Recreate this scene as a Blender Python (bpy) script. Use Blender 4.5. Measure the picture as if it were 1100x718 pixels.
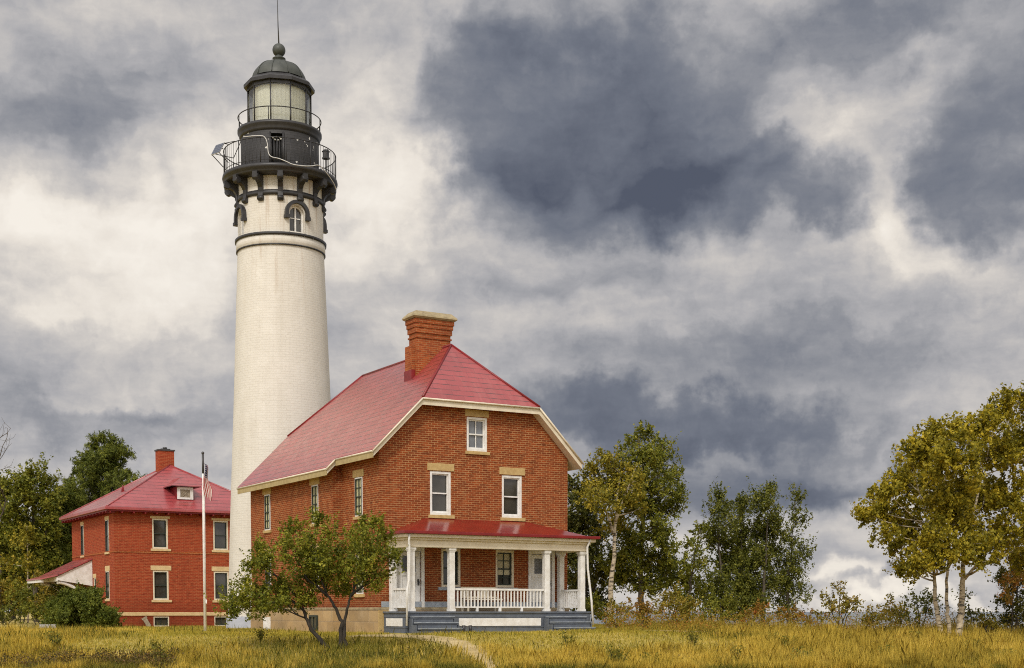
import bpy, bmesh, math, random
import numpy as np
from mathutils import Vector, Matrix
R = math.radians
for o in list(bpy.data.objects): bpy.data.objects.remove(o)
scene = bpy.context.scene
C = scene.collection

# ------------------------------------------------------------------ camera
F, TILT, VPP = 1493.8, 0.0623, 750.26         # focal (px of an 1100 wide frame), downward tilt, row of the principal point
EYE = 0.8                                     # camera height over the lawn by the house (the camera stands in a lower field)
cam_d = bpy.data.cameras.new('camera'); cam = bpy.data.objects.new('camera', cam_d); C.objects.link(cam)
cam.location = (0, 0, EYE); cam.rotation_euler = (math.pi/2 - TILT, 0, 0)
cam_d.sensor_width = 36; cam_d.lens = 36*F/1100; cam_d.shift_y = (VPP-359)/1100; cam_d.clip_start = .1; cam_d.clip_end = 60000
scene.camera = cam

def ray(u, v):
    x, y = (u-550)/F, -(v-VPP)/F
    d = np.array([x, math.cos(TILT)+y*math.sin(TILT), -math.sin(TILT)+y*math.cos(TILT)])
    return d/d[1]
def at(u, v, Y):
    p = ray(u, v)*Y
    return Vector((p[0], p[1], p[2]+EYE))

# ------------------------------------------------------------------ sun, sky, exposure
SUN_EL, SUN_AZ = R(42), R(-14)    # azimuth of the direction TOWARDS the sun measured from -Y (behind the camera) to +X
to_sun = Vector((math.sin(SUN_AZ)*math.cos(SUN_EL), -math.cos(SUN_AZ)*math.cos(SUN_EL), math.sin(SUN_EL)))
sd = bpy.data.lights.new('sun', 'SUN'); sd.energy = 2.1; sd.angle = R(10); sd.color = (1, .95, .86)
sun = bpy.data.objects.new('sun', sd); C.objects.link(sun); sun.location = (0, 0, 60)
sun.rotation_euler = to_sun.to_track_quat('Z', 'Y').to_euler()
vs = scene.view_settings
vs.view_transform = 'Standard'; vs.look = 'None'; vs.gamma = 1; vs.use_curve_mapping = False; vs.exposure = 0.0
scene.cycles.filter_width = 1.05; scene.cycles.use_denoising = False

class NT:
    """small helper to wire node trees"""
    def __init__(s, tree): s.t = tree; s.n = tree.nodes; s.l = tree.links
    def new(s, kind, **kw):
        n = s.n.new(kind)
        for k, v in kw.items(): setattr(n, k, v)
        return n
    def set(s, sock, v):
        if isinstance(v, bpy.types.NodeSocket): s.l.new(v, sock)
        elif v is not None:
            if hasattr(sock.default_value, '__len__') and not hasattr(v, '__len__'): v = [v]*len(sock.default_value)
            if hasattr(sock.default_value, '__len__') and len(sock.default_value) == 4 and len(v) == 3: v = (*v, 1)
            sock.default_value = v
    def math(s, op, a, b=None, c=None, clamp=False):
        n = s.new('ShaderNodeMath', operation=op, use_clamp=clamp)
        for i, v in enumerate((a, b, c)): s.set(n.inputs[i], v)
        return n.outputs[0]
    def vec(s, op, a, b=None, scale=None):
        n = s.new('ShaderNodeVectorMath', operation=op)
        s.set(n.inputs[0], a); s.set(n.inputs[1], b)
        if scale is not None: s.set(n.inputs['Scale'], scale)
        return n.outputs['Value'] if op in ('LENGTH', 'DISTANCE', 'DOT_PRODUCT') else n.outputs[0]
    def noise(s, v, scale, detail=4, rough=.5, dist=0, color=False):
        n = s.new('ShaderNodeTexNoise'); s.set(n.inputs['Vector'], v)
        n.inputs['Scale'].default_value = scale; n.inputs['Detail'].default_value = detail
        n.inputs['Roughness'].default_value = rough; n.inputs['Distortion'].default_value = dist
        return n.outputs['Color' if color else 'Fac']
    def remap(s, v, a, b, c=0, d=1, smooth=False):
        n = s.new('ShaderNodeMapRange', clamp=True)
        if smooth: n.interpolation_type = 'SMOOTHSTEP'
        for i, x in enumerate((v, a, b, c, d)): s.set(n.inputs[i], x)
        return n.outputs[0]
    def ramp(s, v, stops, interp='LINEAR'):
        n = s.new('ShaderNodeValToRGB'); n.color_ramp.interpolation = interp
        e = n.color_ramp.elements
        while len(e) < len(stops): e.new(.5)
        for q, (p, c) in zip(e, stops): q.position = p; q.color = (*c, 1)
        s.set(n.inputs[0], v); return n.outputs[0]
    def mix(s, f, a, b, mode='MIX'):
        n = s.new('ShaderNodeMix', data_type='RGBA', blend_type=mode)
        s.set(n.inputs[0], f); s.set(n.inputs[6], a); s.set(n.inputs[7], b); return n.outputs[2]

world = bpy.data.worlds.new('World'); scene.world = world; world.use_nodes = True
world.cycles.sampling_method = 'MANUAL'; world.cycles.sample_map_resolution = 512
w = NT(world.node_tree); w.n.clear()
D = w.new('ShaderNodeTexCoord').outputs['Generated']
sky = w.new('ShaderNodeTexSky', sky_type='NISHITA'); sky.sun_disc = False; sky.sun_elevation = SUN_EL
sky.sun_rotation = math.atan2(to_sun.x, to_sun.y)
sep = w.new('ShaderNodeSeparateXYZ'); w.set(sep.inputs[0], D)
dx, dy, dz = sep.outputs
zc = w.math('ADD', w.math('MAXIMUM', dz, 0.0), .16)
plane = w.new('ShaderNodeCombineXYZ')             # cloud deck coordinates: foreshortened towards the horizon
w.set(plane.inputs[0], w.math('DIVIDE', dx, zc)); w.set(plane.inputs[1], w.math('DIVIDE', dy, zc)); plane.inputs[2].default_value = 3.7
P = plane.outputs[0]
warp1 = w.vec('SUBTRACT', w.noise(D, 7.0, 4, .55, color=True), (.5, .5, .5))
warp2 = w.vec('SUBTRACT', w.noise(D, 26.0, 5, .6, color=True), (.5, .5, .5))
Dw = w.vec('ADD', w.vec('ADD', D, w.vec('SCALE', warp1, scale=.13)), w.vec('SCALE', warp2, scale=.06))
n1 = w.noise(P, 1.25, 9, .56)
n2 = w.noise(w.vec('MULTIPLY', D, (4.4, 4.4, 13)), 1.6, 8, .55)
n3 = w.noise(w.vec('ADD', w.vec('MULTIPLY', D, (8, 8, 19)), w.vec('SCALE', warp1, scale=.5)), 1.5, 9, .57)
puff = w.math('ABSOLUTE', w.math('SUBTRACT', w.noise(w.vec('MULTIPLY', Dw, (13, 13, 20)), 1.0, 6, .5), .5))     # rounded billows
base = w.math('ADD', w.math('MULTIPLY', w.math('SUBTRACT', n1, .5), .75), w.math('MULTIPLY', w.math('SUBTRACT', n2, .5), .65))
base = w.math('ADD', base, w.math('MULTIPLY', w.math('SUBTRACT', n3, .5), .50))
base = w.math('SUBTRACT', base, w.math('MULTIPLY', w.math('SUBTRACT', puff, .1), .5))
dens = w.math('ADD', w.math('MULTIPLY', base, 1.05), .42)
# cloud masses of that day: (u, v, ru, rv, weight, edge) as directions in the sky; + darker, - brighter
MASSES = [(640, 165, 170, 95, .22, .5), (525, 125, 85, 62, .22, .6), (600, 215, 150, 55, .18, .5), (800, 215, 135, 50, .24, .6), (720, 90, 140, 60, .16, .4), (700, 20, 230, 50, .16, .2), (650, 115, 70, 45, .10, .3),
          (1075, 150, 85, 105, .34, .5), (1060, 200, 60, 60, .08, .4), (980, 15, 170, 42, .22, .3),
          (905, 165, 36, 46, -.20, .2), (860, 130, 40, 24, -.13, .1), (955, 225, 46, 56, -.24, .2), (1020, 275, 110, 34, -.18, .2), (960, 70, 70, 40, .08, .2), (790, 150, 150, 90, .10, .3), (620, 130, 190, 90, .08, .4), (860, 380, 220, 26, .10, .2), (700, 440, 160, 16, .06, .2), (760, 465, 190, 30, .14, .3), (870, 510, 120, 18, .08, .3), (60, 130, 150, 50, .10, .2), (150, 60, 160, 40, .05, .2), (110, 440, 150, 22, .08, .3), (870, 60, 100, 40, .12, .2), (880, 225, 70, 36, .16, .4), (740, 180, 120, 60, .10, .3),
          (700, 320, 250, 40, .06, .2), (640, 320, 120, 30, .10, .2), (720, 455, 170, 30, .24, .4), (690, 400, 180, 40, .10, .2), (860, 505, 140, 28, .30, .4), (760, 420, 230, 40, .08, .2), (950, 480, 130, 40, .12, .2), (640, 480, 90, 60, .10, .2), (690, 540, 120, 40, .10, .2), (820, 460, 170, 18, .12, .3), (900, 400, 140, 40, .08, .2), (780, 480, 140, 12, -.10, .2),
          (960, 520, 60, 14, -.14, .2), (900, 560, 120, 22, -.08, .3), (905, 618, 60, 18, -.30, .3), (960, 645, 60, 12, -.22, .3), (1050, 640, 60, 14, -.24, .3), (940, 628, 80, 9, .18, .3), (880, 655, 60, 16, -.24, .3),
          (60, 300, 200, 60, -.22, .2), (190, 300, 70, 50, -.12, .2), (240, 210, 70, 60, -.16, .2), (30, 250, 110, 40, -.08, .2), (400, 270, 60, 110, -.14, .1), (395, 150, 60, 110, -.06, .1), (455, 215, 36, 60, -.20, .3), (480, 40, 70, 36, -.06, .2), (460, 300, 60, 50, -.06, .2),
          (50, 125, 110, 45, .16, .2), (190, 95, 130, 40, .08, .2), (120, 40, 200, 50, .06, .2), (130, 450, 160, 26, .12, .3), (170, 425, 90, 12, .14, .3), (60, 370, 80, 30, .04, .3), (150, 380, 110, 26, -.10, .3), (30, 480, 80, 30, .02, .2),
          (100, 250, 130, 40, -.12, .2), (60, 330, 110, 30, -.12, .2), (370, 210, 70, 60, -.08, .2), (440, 200, 40, 30, -.10, .2), (980, 600, 140, 26, -.10, .2), (470, 330, 90, 40, .06, .2), (430, 290, 30, 30, .10, .3), (330, 400, 100, 60, .05, .2), (350, 60, 60, 60, -.02, .2)]
for (u, v, ru, rv, wt, edge) in MASSES:
    c = ray(u, v); ln = np.linalg.norm(c); c = c/ln
    sx, sz = F*ln/ru, F*ln/rv
    q = w.vec('LENGTH', w.vec('MULTIPLY', w.vec('SUBTRACT', Dw, tuple(c)), (sx*.9, sx*.4, sz*.9)))
    dens = w.math('ADD', dens, w.remap(q, edge, 1.25, wt*1.2, 0, smooth=True))
fine = w.math('SUBTRACT', w.noise(Dw, 30, 8, .6), .5)
dens = w.math('ADD', dens, w.math('MULTIPLY', fine, .33))
dens = w.remap(dens, -.10, 1.36, 0, 1)
cloud = w.ramp(dens, [(0.0, (0.98, 0.91, 0.81)), (0.153, (0.8, 0.745, 0.675)), (0.289, (0.6, 0.57, 0.545)), (0.425, (0.43, 0.425, 0.44)), (0.544, (0.305, 0.312, 0.34)), (0.662, (0.212, 0.226, 0.265)), (0.764, (0.165, 0.182, 0.226)), (1, (0.088, 0.102, 0.142))])
# the thin, bright part of the overcast around the sun, behind the camera
sdot = w.vec('DOT_PRODUCT', D, tuple(to_sun))
glow = w.math('ADD', 1.0, w.remap(sdot, -.1, 1.0, 0, 1.9, smooth=True))
cloud = w.mix(1, cloud, glow, 'MULTIPLY')
cloud10 = w.vec('SCALE', cloud, scale=10.0)
low = w.remap(dens, 0, .15, .92, 1)
col = w.mix(low, sky.outputs[0], cloud10)
bg = w.new('ShaderNodeBackground'); bg.inputs['Strength'].default_value = .1; w.set(bg.inputs['Color'], col)
w.l.new(bg.outputs[0], w.new('ShaderNodeOutputWorld').inputs[0])

# ------------------------------------------------------------------ materials
def material(name):
    m = bpy.data.materials.new(name); m.use_nodes = True
    t = NT(m.node_tree); t.n.clear()
    out = t.new('ShaderNodeOutputMaterial'); b = t.new('ShaderNodeBsdfPrincipled')
    t.l.new(b.outputs[0], out.inputs[0])
    return m, t, b, out
def bump(t, b, h, strength=.3, dist=.02):
    n = t.new('ShaderNodeBump'); n.inputs['Strength'].default_value = strength; n.inputs['Distance'].default_value = dist
    t.set(n.inputs['Height'], h); t.l.new(n.outputs[0], b.inputs['Normal'])
def plain(name, c, c2=None, scale=3.0, rough=.6, bmp=0, metal=0, spec=.4, detail=6):
    m, t, b, _ = material(name)
    P = t.new('ShaderNodeTexCoord').outputs['Object']
    f = t.noise(P, scale, detail, .6)
    c2 = c2 or tuple(x*.75 for x in c)
    t.set(b.inputs['Base Color'], t.mix(t.remap(f, .35, .68), c, c2))
    b.inputs['Roughness'].default_value = rough; b.inputs['Metallic'].default_value = metal; b.inputs['Specular IOR Level'].default_value = spec
    if bmp: bump(t, b, t.noise(P, scale*8, 4), bmp)
    return m
def brick(name, c1, c2, mortar, bw=.235, bh=.078, ms=.009, stain=(.25, .09, .04), stain_amt=.35, rough=.85, dark=None):
    m, t, b, _ = material(name)
    uv = t.new('ShaderNodeTexCoord').outputs['UV']; P = t.new('ShaderNodeTexCoord').outputs['Object']
    n = t.new('ShaderNodeTexBrick'); n.offset = .5; n.squash = 1
    wob = t.vec('SCALE', t.vec('SUBTRACT', t.noise(uv, 6, 2, color=True), (.5, .5, .5)), scale=.014)
    t.set(n.inputs['Vector'], t.vec('ADD', uv, wob))
    n.inputs['Scale'].default_value = 1; n.inputs['Brick Width'].default_value = bw; n.inputs['Row Height'].default_value = bh
    n.inputs['Mortar Size'].default_value = ms; n.inputs['Mortar Smooth'].default_value = .3; n.inputs['Bias'].default_value = 0
    t.set(n.inputs['Color1'], c1); t.set(n.inputs['Color2'], c2); t.set(n.inputs['Mortar'], mortar)
    # brick to brick variation: a second brick texture with other bias picks out darker headers
    k = t.noise(t.vec('MULTIPLY', uv, (1/bw, 1/bh, 1)), .9, 2)
    col = t.mix(t.remap(k, .5, .72, 0, .55), n.outputs['Color'], dark or tuple(x*.35 for x in c2))
    s = t.noise(P, .55, 6, .62)
    col = t.mix(t.remap(s, .42, .75, 0, stain_amt), col, stain)
    s2 = t.noise(P, 2.4, 5, .6)
    col = t.mix(t.remap(s2, .55, .8, 0, .22), col, mortar)
    s3 = t.noise(t.vec('MULTIPLY', P, (.9, .9, .22)), .9, 5, .65)
    col = t.mix(t.remap(s3, .55, .78, 0, .35), col, tuple(x*.45 for x in c2))
    sp = t.new('ShaderNodeSeparateXYZ'); t.set(sp.inputs[0], P)
    damp = t.math('MULTIPLY', t.remap(t.math('ADD', sp.outputs[2], t.math('MULTIPLY', t.noise(P, 1.1, 4), 1.6)), 1.3, 2.4, 1, 0), t.remap(s, .35, .6, .2, .6))
    col = t.mix(damp, col, tuple(x*.4 for x in c2))
    t.set(b.inputs['Base Color'], col); b.inputs['Roughness'].default_value = rough; b.inputs['Specular IOR Level'].default_value = .2
    bump(t, b, t.math('ADD', t.math('MULTIPLY', n.outputs['Fac'], -1), t.math('MULTIPLY', t.noise(uv, 30, 3), .5)), .5, .012)
    return m
def shingle(name, c1, c2, line, rw=1.1, rh=.33, rough=.34, spec=.5, coat=0.0):
    m, t, b, _ = material(name)
    uv = t.new('ShaderNodeTexCoord').outputs['UV']; P = t.new('ShaderNodeTexCoord').outputs['Object']
    n = t.new('ShaderNodeTexBrick'); n.offset = .37
    t.set(n.inputs['Vector'], uv); n.inputs['Scale'].default_value = 1
    n.inputs['Brick Width'].default_value = rw; n.inputs['Row Height'].default_value = rh; n.inputs['Mortar Size'].default_value = .006
    n.inputs['Mortar Smooth'].default_value = .2
    t.set(n.inputs['Color1'], c1); t.set(n.inputs['Color2'], c2); t.set(n.inputs['Mortar'], tuple(x*.55 for x in c2))
    s = t.noise(P, .8, 6, .6)
    col = t.mix(t.remap(s, .38, .72, 0, .5), n.outputs['Color'], tuple(x*.62 for x in c2))
    st = t.noise(t.vec('MULTIPLY', uv, (2.2, .25, 1)), 1.0, 5, .65)       # rain streaks and faded patches down the slope
    col = t.mix(t.remap(st, .52, .76, 0, .45), col, (.38, .12, .105))
    sq = t.new('ShaderNodeSeparateXYZ'); t.set(sq.inputs[0], uv)          # dark lap line at the foot of each row, worn away here and there
    lap = t.math('LESS_THAN', t.math('FRACT', t.math('ADD', t.math('DIVIDE', sq.outputs[1], rh), .08)), .16)
    lap = t.math('MULTIPLY', lap, t.remap(t.noise(t.vec('MULTIPLY', uv, (1.6, 1/rh, 1)), 1.0, 3), .40, .56, .1, .9))
    t.set(b.inputs['Base Color'], t.mix(lap, col, line))
    t.set(b.inputs['Roughness'], t.remap(t.noise(P, 3, 4), .3, .7, rough-.06, rough+.1)); b.inputs['Specular IOR Level'].default_value = spec
    b.inputs['Coat Weight'].default_value = coat; b.inputs['Coat Roughness'].default_value = .25
    su = t.new('ShaderNodeSeparateXYZ'); t.set(su.inputs[0], uv)
    saw = t.math('FRACT', t.math('DIVIDE', su.outputs[1], rh))
    bump(t, b, t.math('ADD', t.math('MULTIPLY', saw, -.7), t.math('MULTIPLY', n.outputs['Fac'], -.4)), .45, .03)
    return m
def leafmat(name, cols, trans=.25, rough=.6):
    grass = name.startswith('grass')
    m, t, b, out = material(name)
    g = t.new('ShaderNodeNewGeometry').outputs['Random Per Island']
    P = t.new('ShaderNodeTexCoord').outputs['Object']
    k = t.math('ADD', t.math('MULTIPLY', g, .5), t.math('MULTIPLY', t.remap(t.noise(P, .5 if grass else 1.7, 5 if grass else 3, .6), .32, .68), .5))      # shoots of one age share a tone
    st = [(i/(len(cols)-1), c) for i, c in enumerate(cols)]
    col = t.ramp(k, st)
    t.set(b.inputs['Base Color'], col); b.inputs['Roughness'].default_value = rough; b.inputs['Specular IOR Level'].default_value = .25
    tr = t.new('ShaderNodeBsdfTranslucent'); t.set(tr.inputs[0], col)
    mx = t.new('ShaderNodeMixShader'); mx.inputs[0].default_value = trans
    t.l.new(b.outputs[0], mx.inputs[1]); t.l.new(tr.outputs[0], mx.inputs[2]); t.l.new(mx.outputs[0], out.inputs[0])
    return m
def glassmat(name, c, rough=.06, spec=.7):
    m, t, b, _ = material(name)
    P = t.new('ShaderNodeTexCoord').outputs['Object']
    t.set(b.inputs['Base Color'], t.mix(t.remap(t.noise(P, 1.7, 2), .35, .7), c, tuple(x*.45 for x in c)))
    b.inputs['Roughness'].default_value = rough; b.inputs['Specular IOR Level'].default_value = spec
    bump(t, b, t.noise(P, 1.1, 2), .08, .05)
    return m

M = {}
M['brick_main'] = brick('brick_main', (.275, .058, .013), (.16, .032, .008), (.44, .25, .11), stain=(.24, .045, .012), stain_amt=.3)
M['brick_chimney'] = brick('brick_chimney', (.40, .09, .02), (.27, .05, .014), (.42, .21, .09), stain=(.12, .04, .02), stain_amt=.5)
M['brick_quarters'] = brick('brick_quarters', (.33, .055, .019), (.25, .036, .014), (.40, .15, .065), bw=.26, bh=.085, ms=.008, stain=(.28, .04, .015), stain_amt=.3)
M['roof_red'] = shingle('roof_red', (.33, .046, .046), (.28, .036, .036), (.07, .009, .009), rough=.34, rh=.30, coat=.55)
M['roof_quarters'] = shingle('roof_quarters', (.37, .062, .066), (.31, .048, .050), (.09, .013, .015), rw=1.3, rh=.42, rough=.34, coat=.55)
M['roof_porch'] = plain('roof_porch', (.21, .012, .010), (.15, .008, .008), 2, .22, spec=.6)
M['red_trim'] = plain('red_trim', (.21, .013, .014), (.15, .009, .010), 4, .4)
M['cream'] = plain('cream', (.68, .61, .48), (.58, .50, .37), 3, .55)
M['white'] = plain('white', (.75, .74, .72), (.60, .57, .52), 5, .5, detail=9)
M['stone'] = plain('stone', (.50, .36, .16), (.38, .25, .10), 6, .9, .2)
M['stone_cap'] = plain('stone_cap', (.36, .29, .17), (.22, .17, .10), 5, .9, .2)
M['cream_band'] = plain('cream_band', (.62, .46, .25), (.5, .35, .17), 5, .8)
M['foundation'] = brick('foundation', (.55, .38, .19), (.42, .28, .13), (.40, .30, .19), bw=.85, bh=.42, ms=.018, stain=(.50, .42, .32), stain_amt=.4, dark=(.36, .22, .10))
M['grey_blue'] = plain('grey_blue', (.32, .35, .38), (.19, .21, .24), 6, .6, detail=9)
M['deck_grey'] = plain('deck_grey', (.12, .135, .16), (.08, .092, .115), 4, .6)
M['glass'] = glassmat('glass', (.055, .05, .04))
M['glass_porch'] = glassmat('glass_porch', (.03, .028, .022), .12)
M['glass_blind'] = glassmat('glass_blind', (.62, .58, .34), .25, .5)
M['blind'] = plain('blind', (.5, .45, .3), (.34, .30, .2), 2, .5)
M['glass_pale'] = glassmat('glass_pale', (.20, .21, .23), .08)
M['dark_green'] = plain('dark_green', (.03, .038, .03), (.02, .026, .02), 4, .5)
M['black'] = plain('black', (.022, .021, .022), (.035, .033, .033), 5, .42, .1)
M['metal_dark'] = plain('metal_dark', (.045, .043, .042), None, 6, .5, spec=.5)
M['dome'] = plain('dome', (.06, .064, .054), (.032, .036, .031), 2.5, .5, .1)
M['bark_grey'] = plain('bark_grey', (.10, .08, .055), (.045, .036, .026), 8, .9, .4)
M['bark_dark'] = plain('bark_dark', (.045, .036, .027), (.02, .016, .012), 9, .9, .4)
M['concrete'] = plain('concrete', (.42, .40, .36), (.32, .30, .27), 4, .9, .2)
M['curtain'] = plain('curtain', (.80, .78, .68), (.70, .68, .57), 1.2, .9)
M['wood_old'] = plain('wood_old', (.33, .28, .20), (.2, .16, .11), 9, .9)

def mk_special():
    # white painted brick of the tower: faint courses, damp streaks
    m, t, b, _ = material('white_brick')
    uv = t.new('ShaderNodeTexCoord').outputs['UV']; P = t.new('ShaderNodeTexCoord').outputs['Object']
    n = t.new('ShaderNodeTexBrick'); t.set(n.inputs['Vector'], uv); n.inputs['Scale'].default_value = 1
    n.inputs['Brick Width'].default_value = .34; n.inputs['Row Height'].default_value = .11; n.inputs['Mortar Size'].default_value = .009
    t.set(n.inputs['Color1'], (.61, .575, .51)); t.set(n.inputs['Color2'], (.595, .56, .495)); t.set(n.inputs['Mortar'], (.54, .505, .44))
    s = t.noise(t.vec('MULTIPLY', P, (1.6, 1.6, .16)), 1.0, 6, .62)
    col = t.mix(t.remap(s, .46, .76, 0, .45), n.outputs['Color'], (.42, .38, .31))
    s = t.noise(P, 1.3, 6, .65)
    col = t.mix(t.remap(s, .50, .76, 0, .55), col, (.68, .65, .59))
    s = t.noise(P, 4.5, 5, .7)
    col = t.mix(t.remap(s, .60, .78, 0, .5), col, (.40, .35, .28))
    sz = t.new('ShaderNodeSeparateXYZ'); t.set(sz.inputs[0], P)          # rust and soot runs below the gallery ironwork
    run = t.math('MULTIPLY', t.remap(sz.outputs[2], 13.5, 19.6, 0, 1), t.remap(t.noise(t.vec('MULTIPLY', P, (5, 5, .22)), 1.0, 4, .6), .56, .72, 0, .6))
    col = t.mix(run, col, (.33, .22, .13))
    t.set(b.inputs['Base Color'], col); b.inputs['Roughness'].default_value = .75
    bump(t, b, t.math('ADD', t.math('MULTIPLY', n.outputs['Fac'], -.6), t.noise(uv, 9, 4)), .3, .02)
    M['white_brick'] = m
    # black iron of the watch room: courses, chips showing white and rusty primer
    m, t, b, _ = material('chipped_black')
    P = t.new('ShaderNodeTexCoord').outputs['Object']; uv = t.new('ShaderNodeTexCoord').outputs['UV']
    n = t.new('ShaderNodeTexBrick'); t.set(n.inputs['Vector'], uv); n.inputs['Scale'].default_value = 1
    n.inputs['Brick Width'].default_value = .34; n.inputs['Row Height'].default_value = .11; n.inputs['Mortar Size'].default_value = .01
    t.set(n.inputs['Color1'], (.034, .032, .033)); t.set(n.inputs['Color2'], (.026, .025, .026)); t.set(n.inputs['Mortar'], (.016, .015, .015))
    v = t.new('ShaderNodeTexVoronoi'); t.set(v.inputs['Vector'], t.vec('ADD', P, t.vec('SCALE', t.noise(P, 9, 3, color=True), scale=.12))); v.inputs['Scale'].default_value = 3.3
    sel = t.math('GREATER_THAN', t.noise(P, 1.9, 2), .49)
    chip = t.math('MULTIPLY', t.math('LESS_THAN', v.outputs['Distance'], .19), sel)
    col = t.mix(chip, n.outputs['Color'], (.62, .60, .55))
    t.set(b.inputs['Base Color'], col); b.inputs['Roughness'].default_value = .6
    bump(t, b, n.outputs['Fac'], .2, .01)
    M['chipped_black'] = m
    # birch bark
    m, t, b, _ = material('bark_birch')
    P = t.new('ShaderNodeTexCoord').outputs['Object']
    s = t.noise(t.vec('MULTIPLY', P, (3, 3, 11)), 1.2, 5, .65)
    col = t.ramp(s, [(.40, (.50, .42, .30)), (.53, (.36, .29, .19)), (.59, (.06, .048, .035))])
    t.set(b.inputs['Base Color'], col); b.inputs['Roughness'].default_value = .8; M['bark_birch'] = m
    # lantern glass
    m, t, b, out = material('lantern_glass'); t.n.remove(b)
    tr = t.new('ShaderNodeBsdfTransparent'); tr.inputs[0].default_value = (.93, .95, .93, 1)
    gl = t.new('ShaderNodeBsdfGlossy'); gl.inputs['Roughness'].default_value = .04
    fr = t.new('ShaderNodeFresnel'); fr.inputs[0].default_value = 1.45
    mx = t.new('ShaderNodeMixShader'); t.set(mx.inputs[0], t.math('ADD', t.math('MULTIPLY', fr.outputs[0], .8), .03))
    t.l.new(tr.outputs[0], mx.inputs[1]); t.l.new(gl.outputs[0], mx.inputs[2]); t.l.new(mx.outputs[0], out.inputs[0]); M['lantern_glass'] = m
    # solar cell
    m, t, b, _ = material('solar_cell')
    uv = t.new('ShaderNodeTexCoord').outputs['UV']
    n = t.new('ShaderNodeTexBrick'); n.offset = 0; t.set(n.inputs['Vector'], uv); n.inputs['Scale'].default_value = 1
    n.inputs['Brick Width'].default_value = .12; n.inputs['Row Height'].default_value = .12; n.inputs['Mortar Size'].default_value = .006
    t.set(n.inputs['Color1'], (.05, .06, .09)); t.set(n.inputs['Color2'], (.04, .05, .08)); t.set(n.inputs['Mortar'], (.2, .21, .23))
    t.set(b.inputs['Base Color'], n.outputs[0]); b.inputs['Roughness'].default_value = .3; b.inputs['Specular IOR Level'].default_value = .25; M['solar_cell'] = m
    # flag: stripes, canton and stars from its own UV
    m, t, b, _ = material('flag_cloth')
    uv = t.new('ShaderNodeTexCoord').outputs['UV']; s = t.new('ShaderNodeSeparateXYZ'); t.set(s.inputs[0], uv)
    x, y = s.outputs[0], s.outputs[1]
    stripe = t.math('LESS_THAN', t.math('FRACT', t.math('MULTIPLY', y, 6.5)), .5)
    col = t.mix(stripe, (.62, .58, .53), (.34, .016, .02))
    canton = t.math('MULTIPLY', t.math('LESS_THAN', x, .4), t.math('LESS_THAN', y, 7/13))
    gx = t.math('SUBTRACT', t.math('FRACT', t.math('MULTIPLY', x, 15)), .5); gy = t.math('SUBTRACT', t.math('FRACT', t.math('MULTIPLY', y, 16.7)), .5)
    star = t.math('LESS_THAN', t.math('ADD', t.math('MULTIPLY', gx, gx), t.math('MULTIPLY', gy, gy)), .07)
    col = t.mix(canton, col, t.mix(star, (.03, .04, .11), (.74, .72, .7)))
    t.set(b.inputs['Base Color'], col); b.inputs['Roughness'].default_value = .8; M['flag_cloth'] = m
    # ground
    m, t, b, _ = material('meadow_soil')
    P = t.new('ShaderNodeTexCoord').outputs['Object']
    a = t.noise(P, .16, 5, .6); c = t.noise(P, 2.5, 6, .65)
    col = t.ramp(t.math('ADD', t.math('MULTIPLY', a, .55), t.math('MULTIPLY', c, .45)), [(.32, (.18, .15, .035)), (.5, (.38, .29, .07)), (.66, (.52, .40, .13))])
    t.set(b.inputs['Base Color'], col); b.inputs['Roughness'].default_value = 1; bump(t, b, c, .5, .08); M['soil'] = m
    m, t, b, _ = material('sandy_path')
    P = t.new('ShaderNodeTexCoord').outputs['Object']
    c = t.noise(P, 1.8, 6, .65)
    t.set(b.inputs['Base Color'], t.ramp(c, [(.35, (.32, .235, .095)), (.6, (.50, .38, .19))])); b.inputs['Roughness'].default_value = 1; bump(t, b, c, .4, .05); M['sand'] = m
    m, t, b, _ = material('lake_water')
    P = t.new('ShaderNodeTexCoord').outputs['Object']
    b.inputs['Base Color'].default_value = (.05, .08, .11, 1); b.inputs['Roughness'].default_value = .18
    bump(t, b, t.noise(t.vec('MULTIPLY', P, (.12, .4, 1)), 1, 5, .6), .4, .4); M['water'] = m
mk_special()
M['leaf_apple'] = leafmat('leaf_apple', [(.034, .046, .005), (.11, .128, .012), (.25, .25, .022), (.46, .39, .045)], .34)
M['leaf_birch'] = leafmat('leaf_birch', [(.05, .05, .005), (.18, .16, .012), (.39, .31, .022), (.70, .52, .045)], .36)
M['leaf_green'] = leafmat('leaf_green', [(.032, .042, .005), (.11, .125, .013), (.23, .225, .024), (.42, .36, .045)], .34)
M['leaf_yellow'] = leafmat('leaf_yellow', [(.06, .066, .008), (.17, .16, .016), (.35, .285, .027), (.60, .43, .05)], .35)
M['leaf_poplar'] = leafmat('leaf_poplar', [(.026, .034, .005), (.082, .094, .012), (.17, .172, .022), (.33, .30, .046)], .3)
M['leaf_dark'] = leafmat('leaf_dark', [(.022, .028, .004), (.06, .066, .009), (.12, .115, .016), (.22, .185, .026)], .28)
M['leaf_shrub'] = leafmat('leaf_shrub', [(.08, .08, .010), (.19, .165, .018), (.30, .22, .026), (.44, .26, .035)], .32)
M['leaf_red'] = leafmat('leaf_red', [(.10, .085, .012), (.21, .145, .018), (.32, .15, .022), (.38, .11, .025)], .32)
M['needle_pine'] = leafmat('needle_pine', [(.025, .036, .005), (.075, .095, .011), (.16, .175, .02), (.30, .29, .04)], .22)
M['needle_yew'] = leafmat('needle_yew', [(.03, .045, .005), (.085, .11, .012), (.16, .18, .02), (.26, .26, .035)], .24)
M['grass_gold'] = leafmat('grass_gold', [(.11, .09, .014), (.38, .28, .034), (.72, .52, .08), (.90, .69, .18)], .36)
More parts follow.
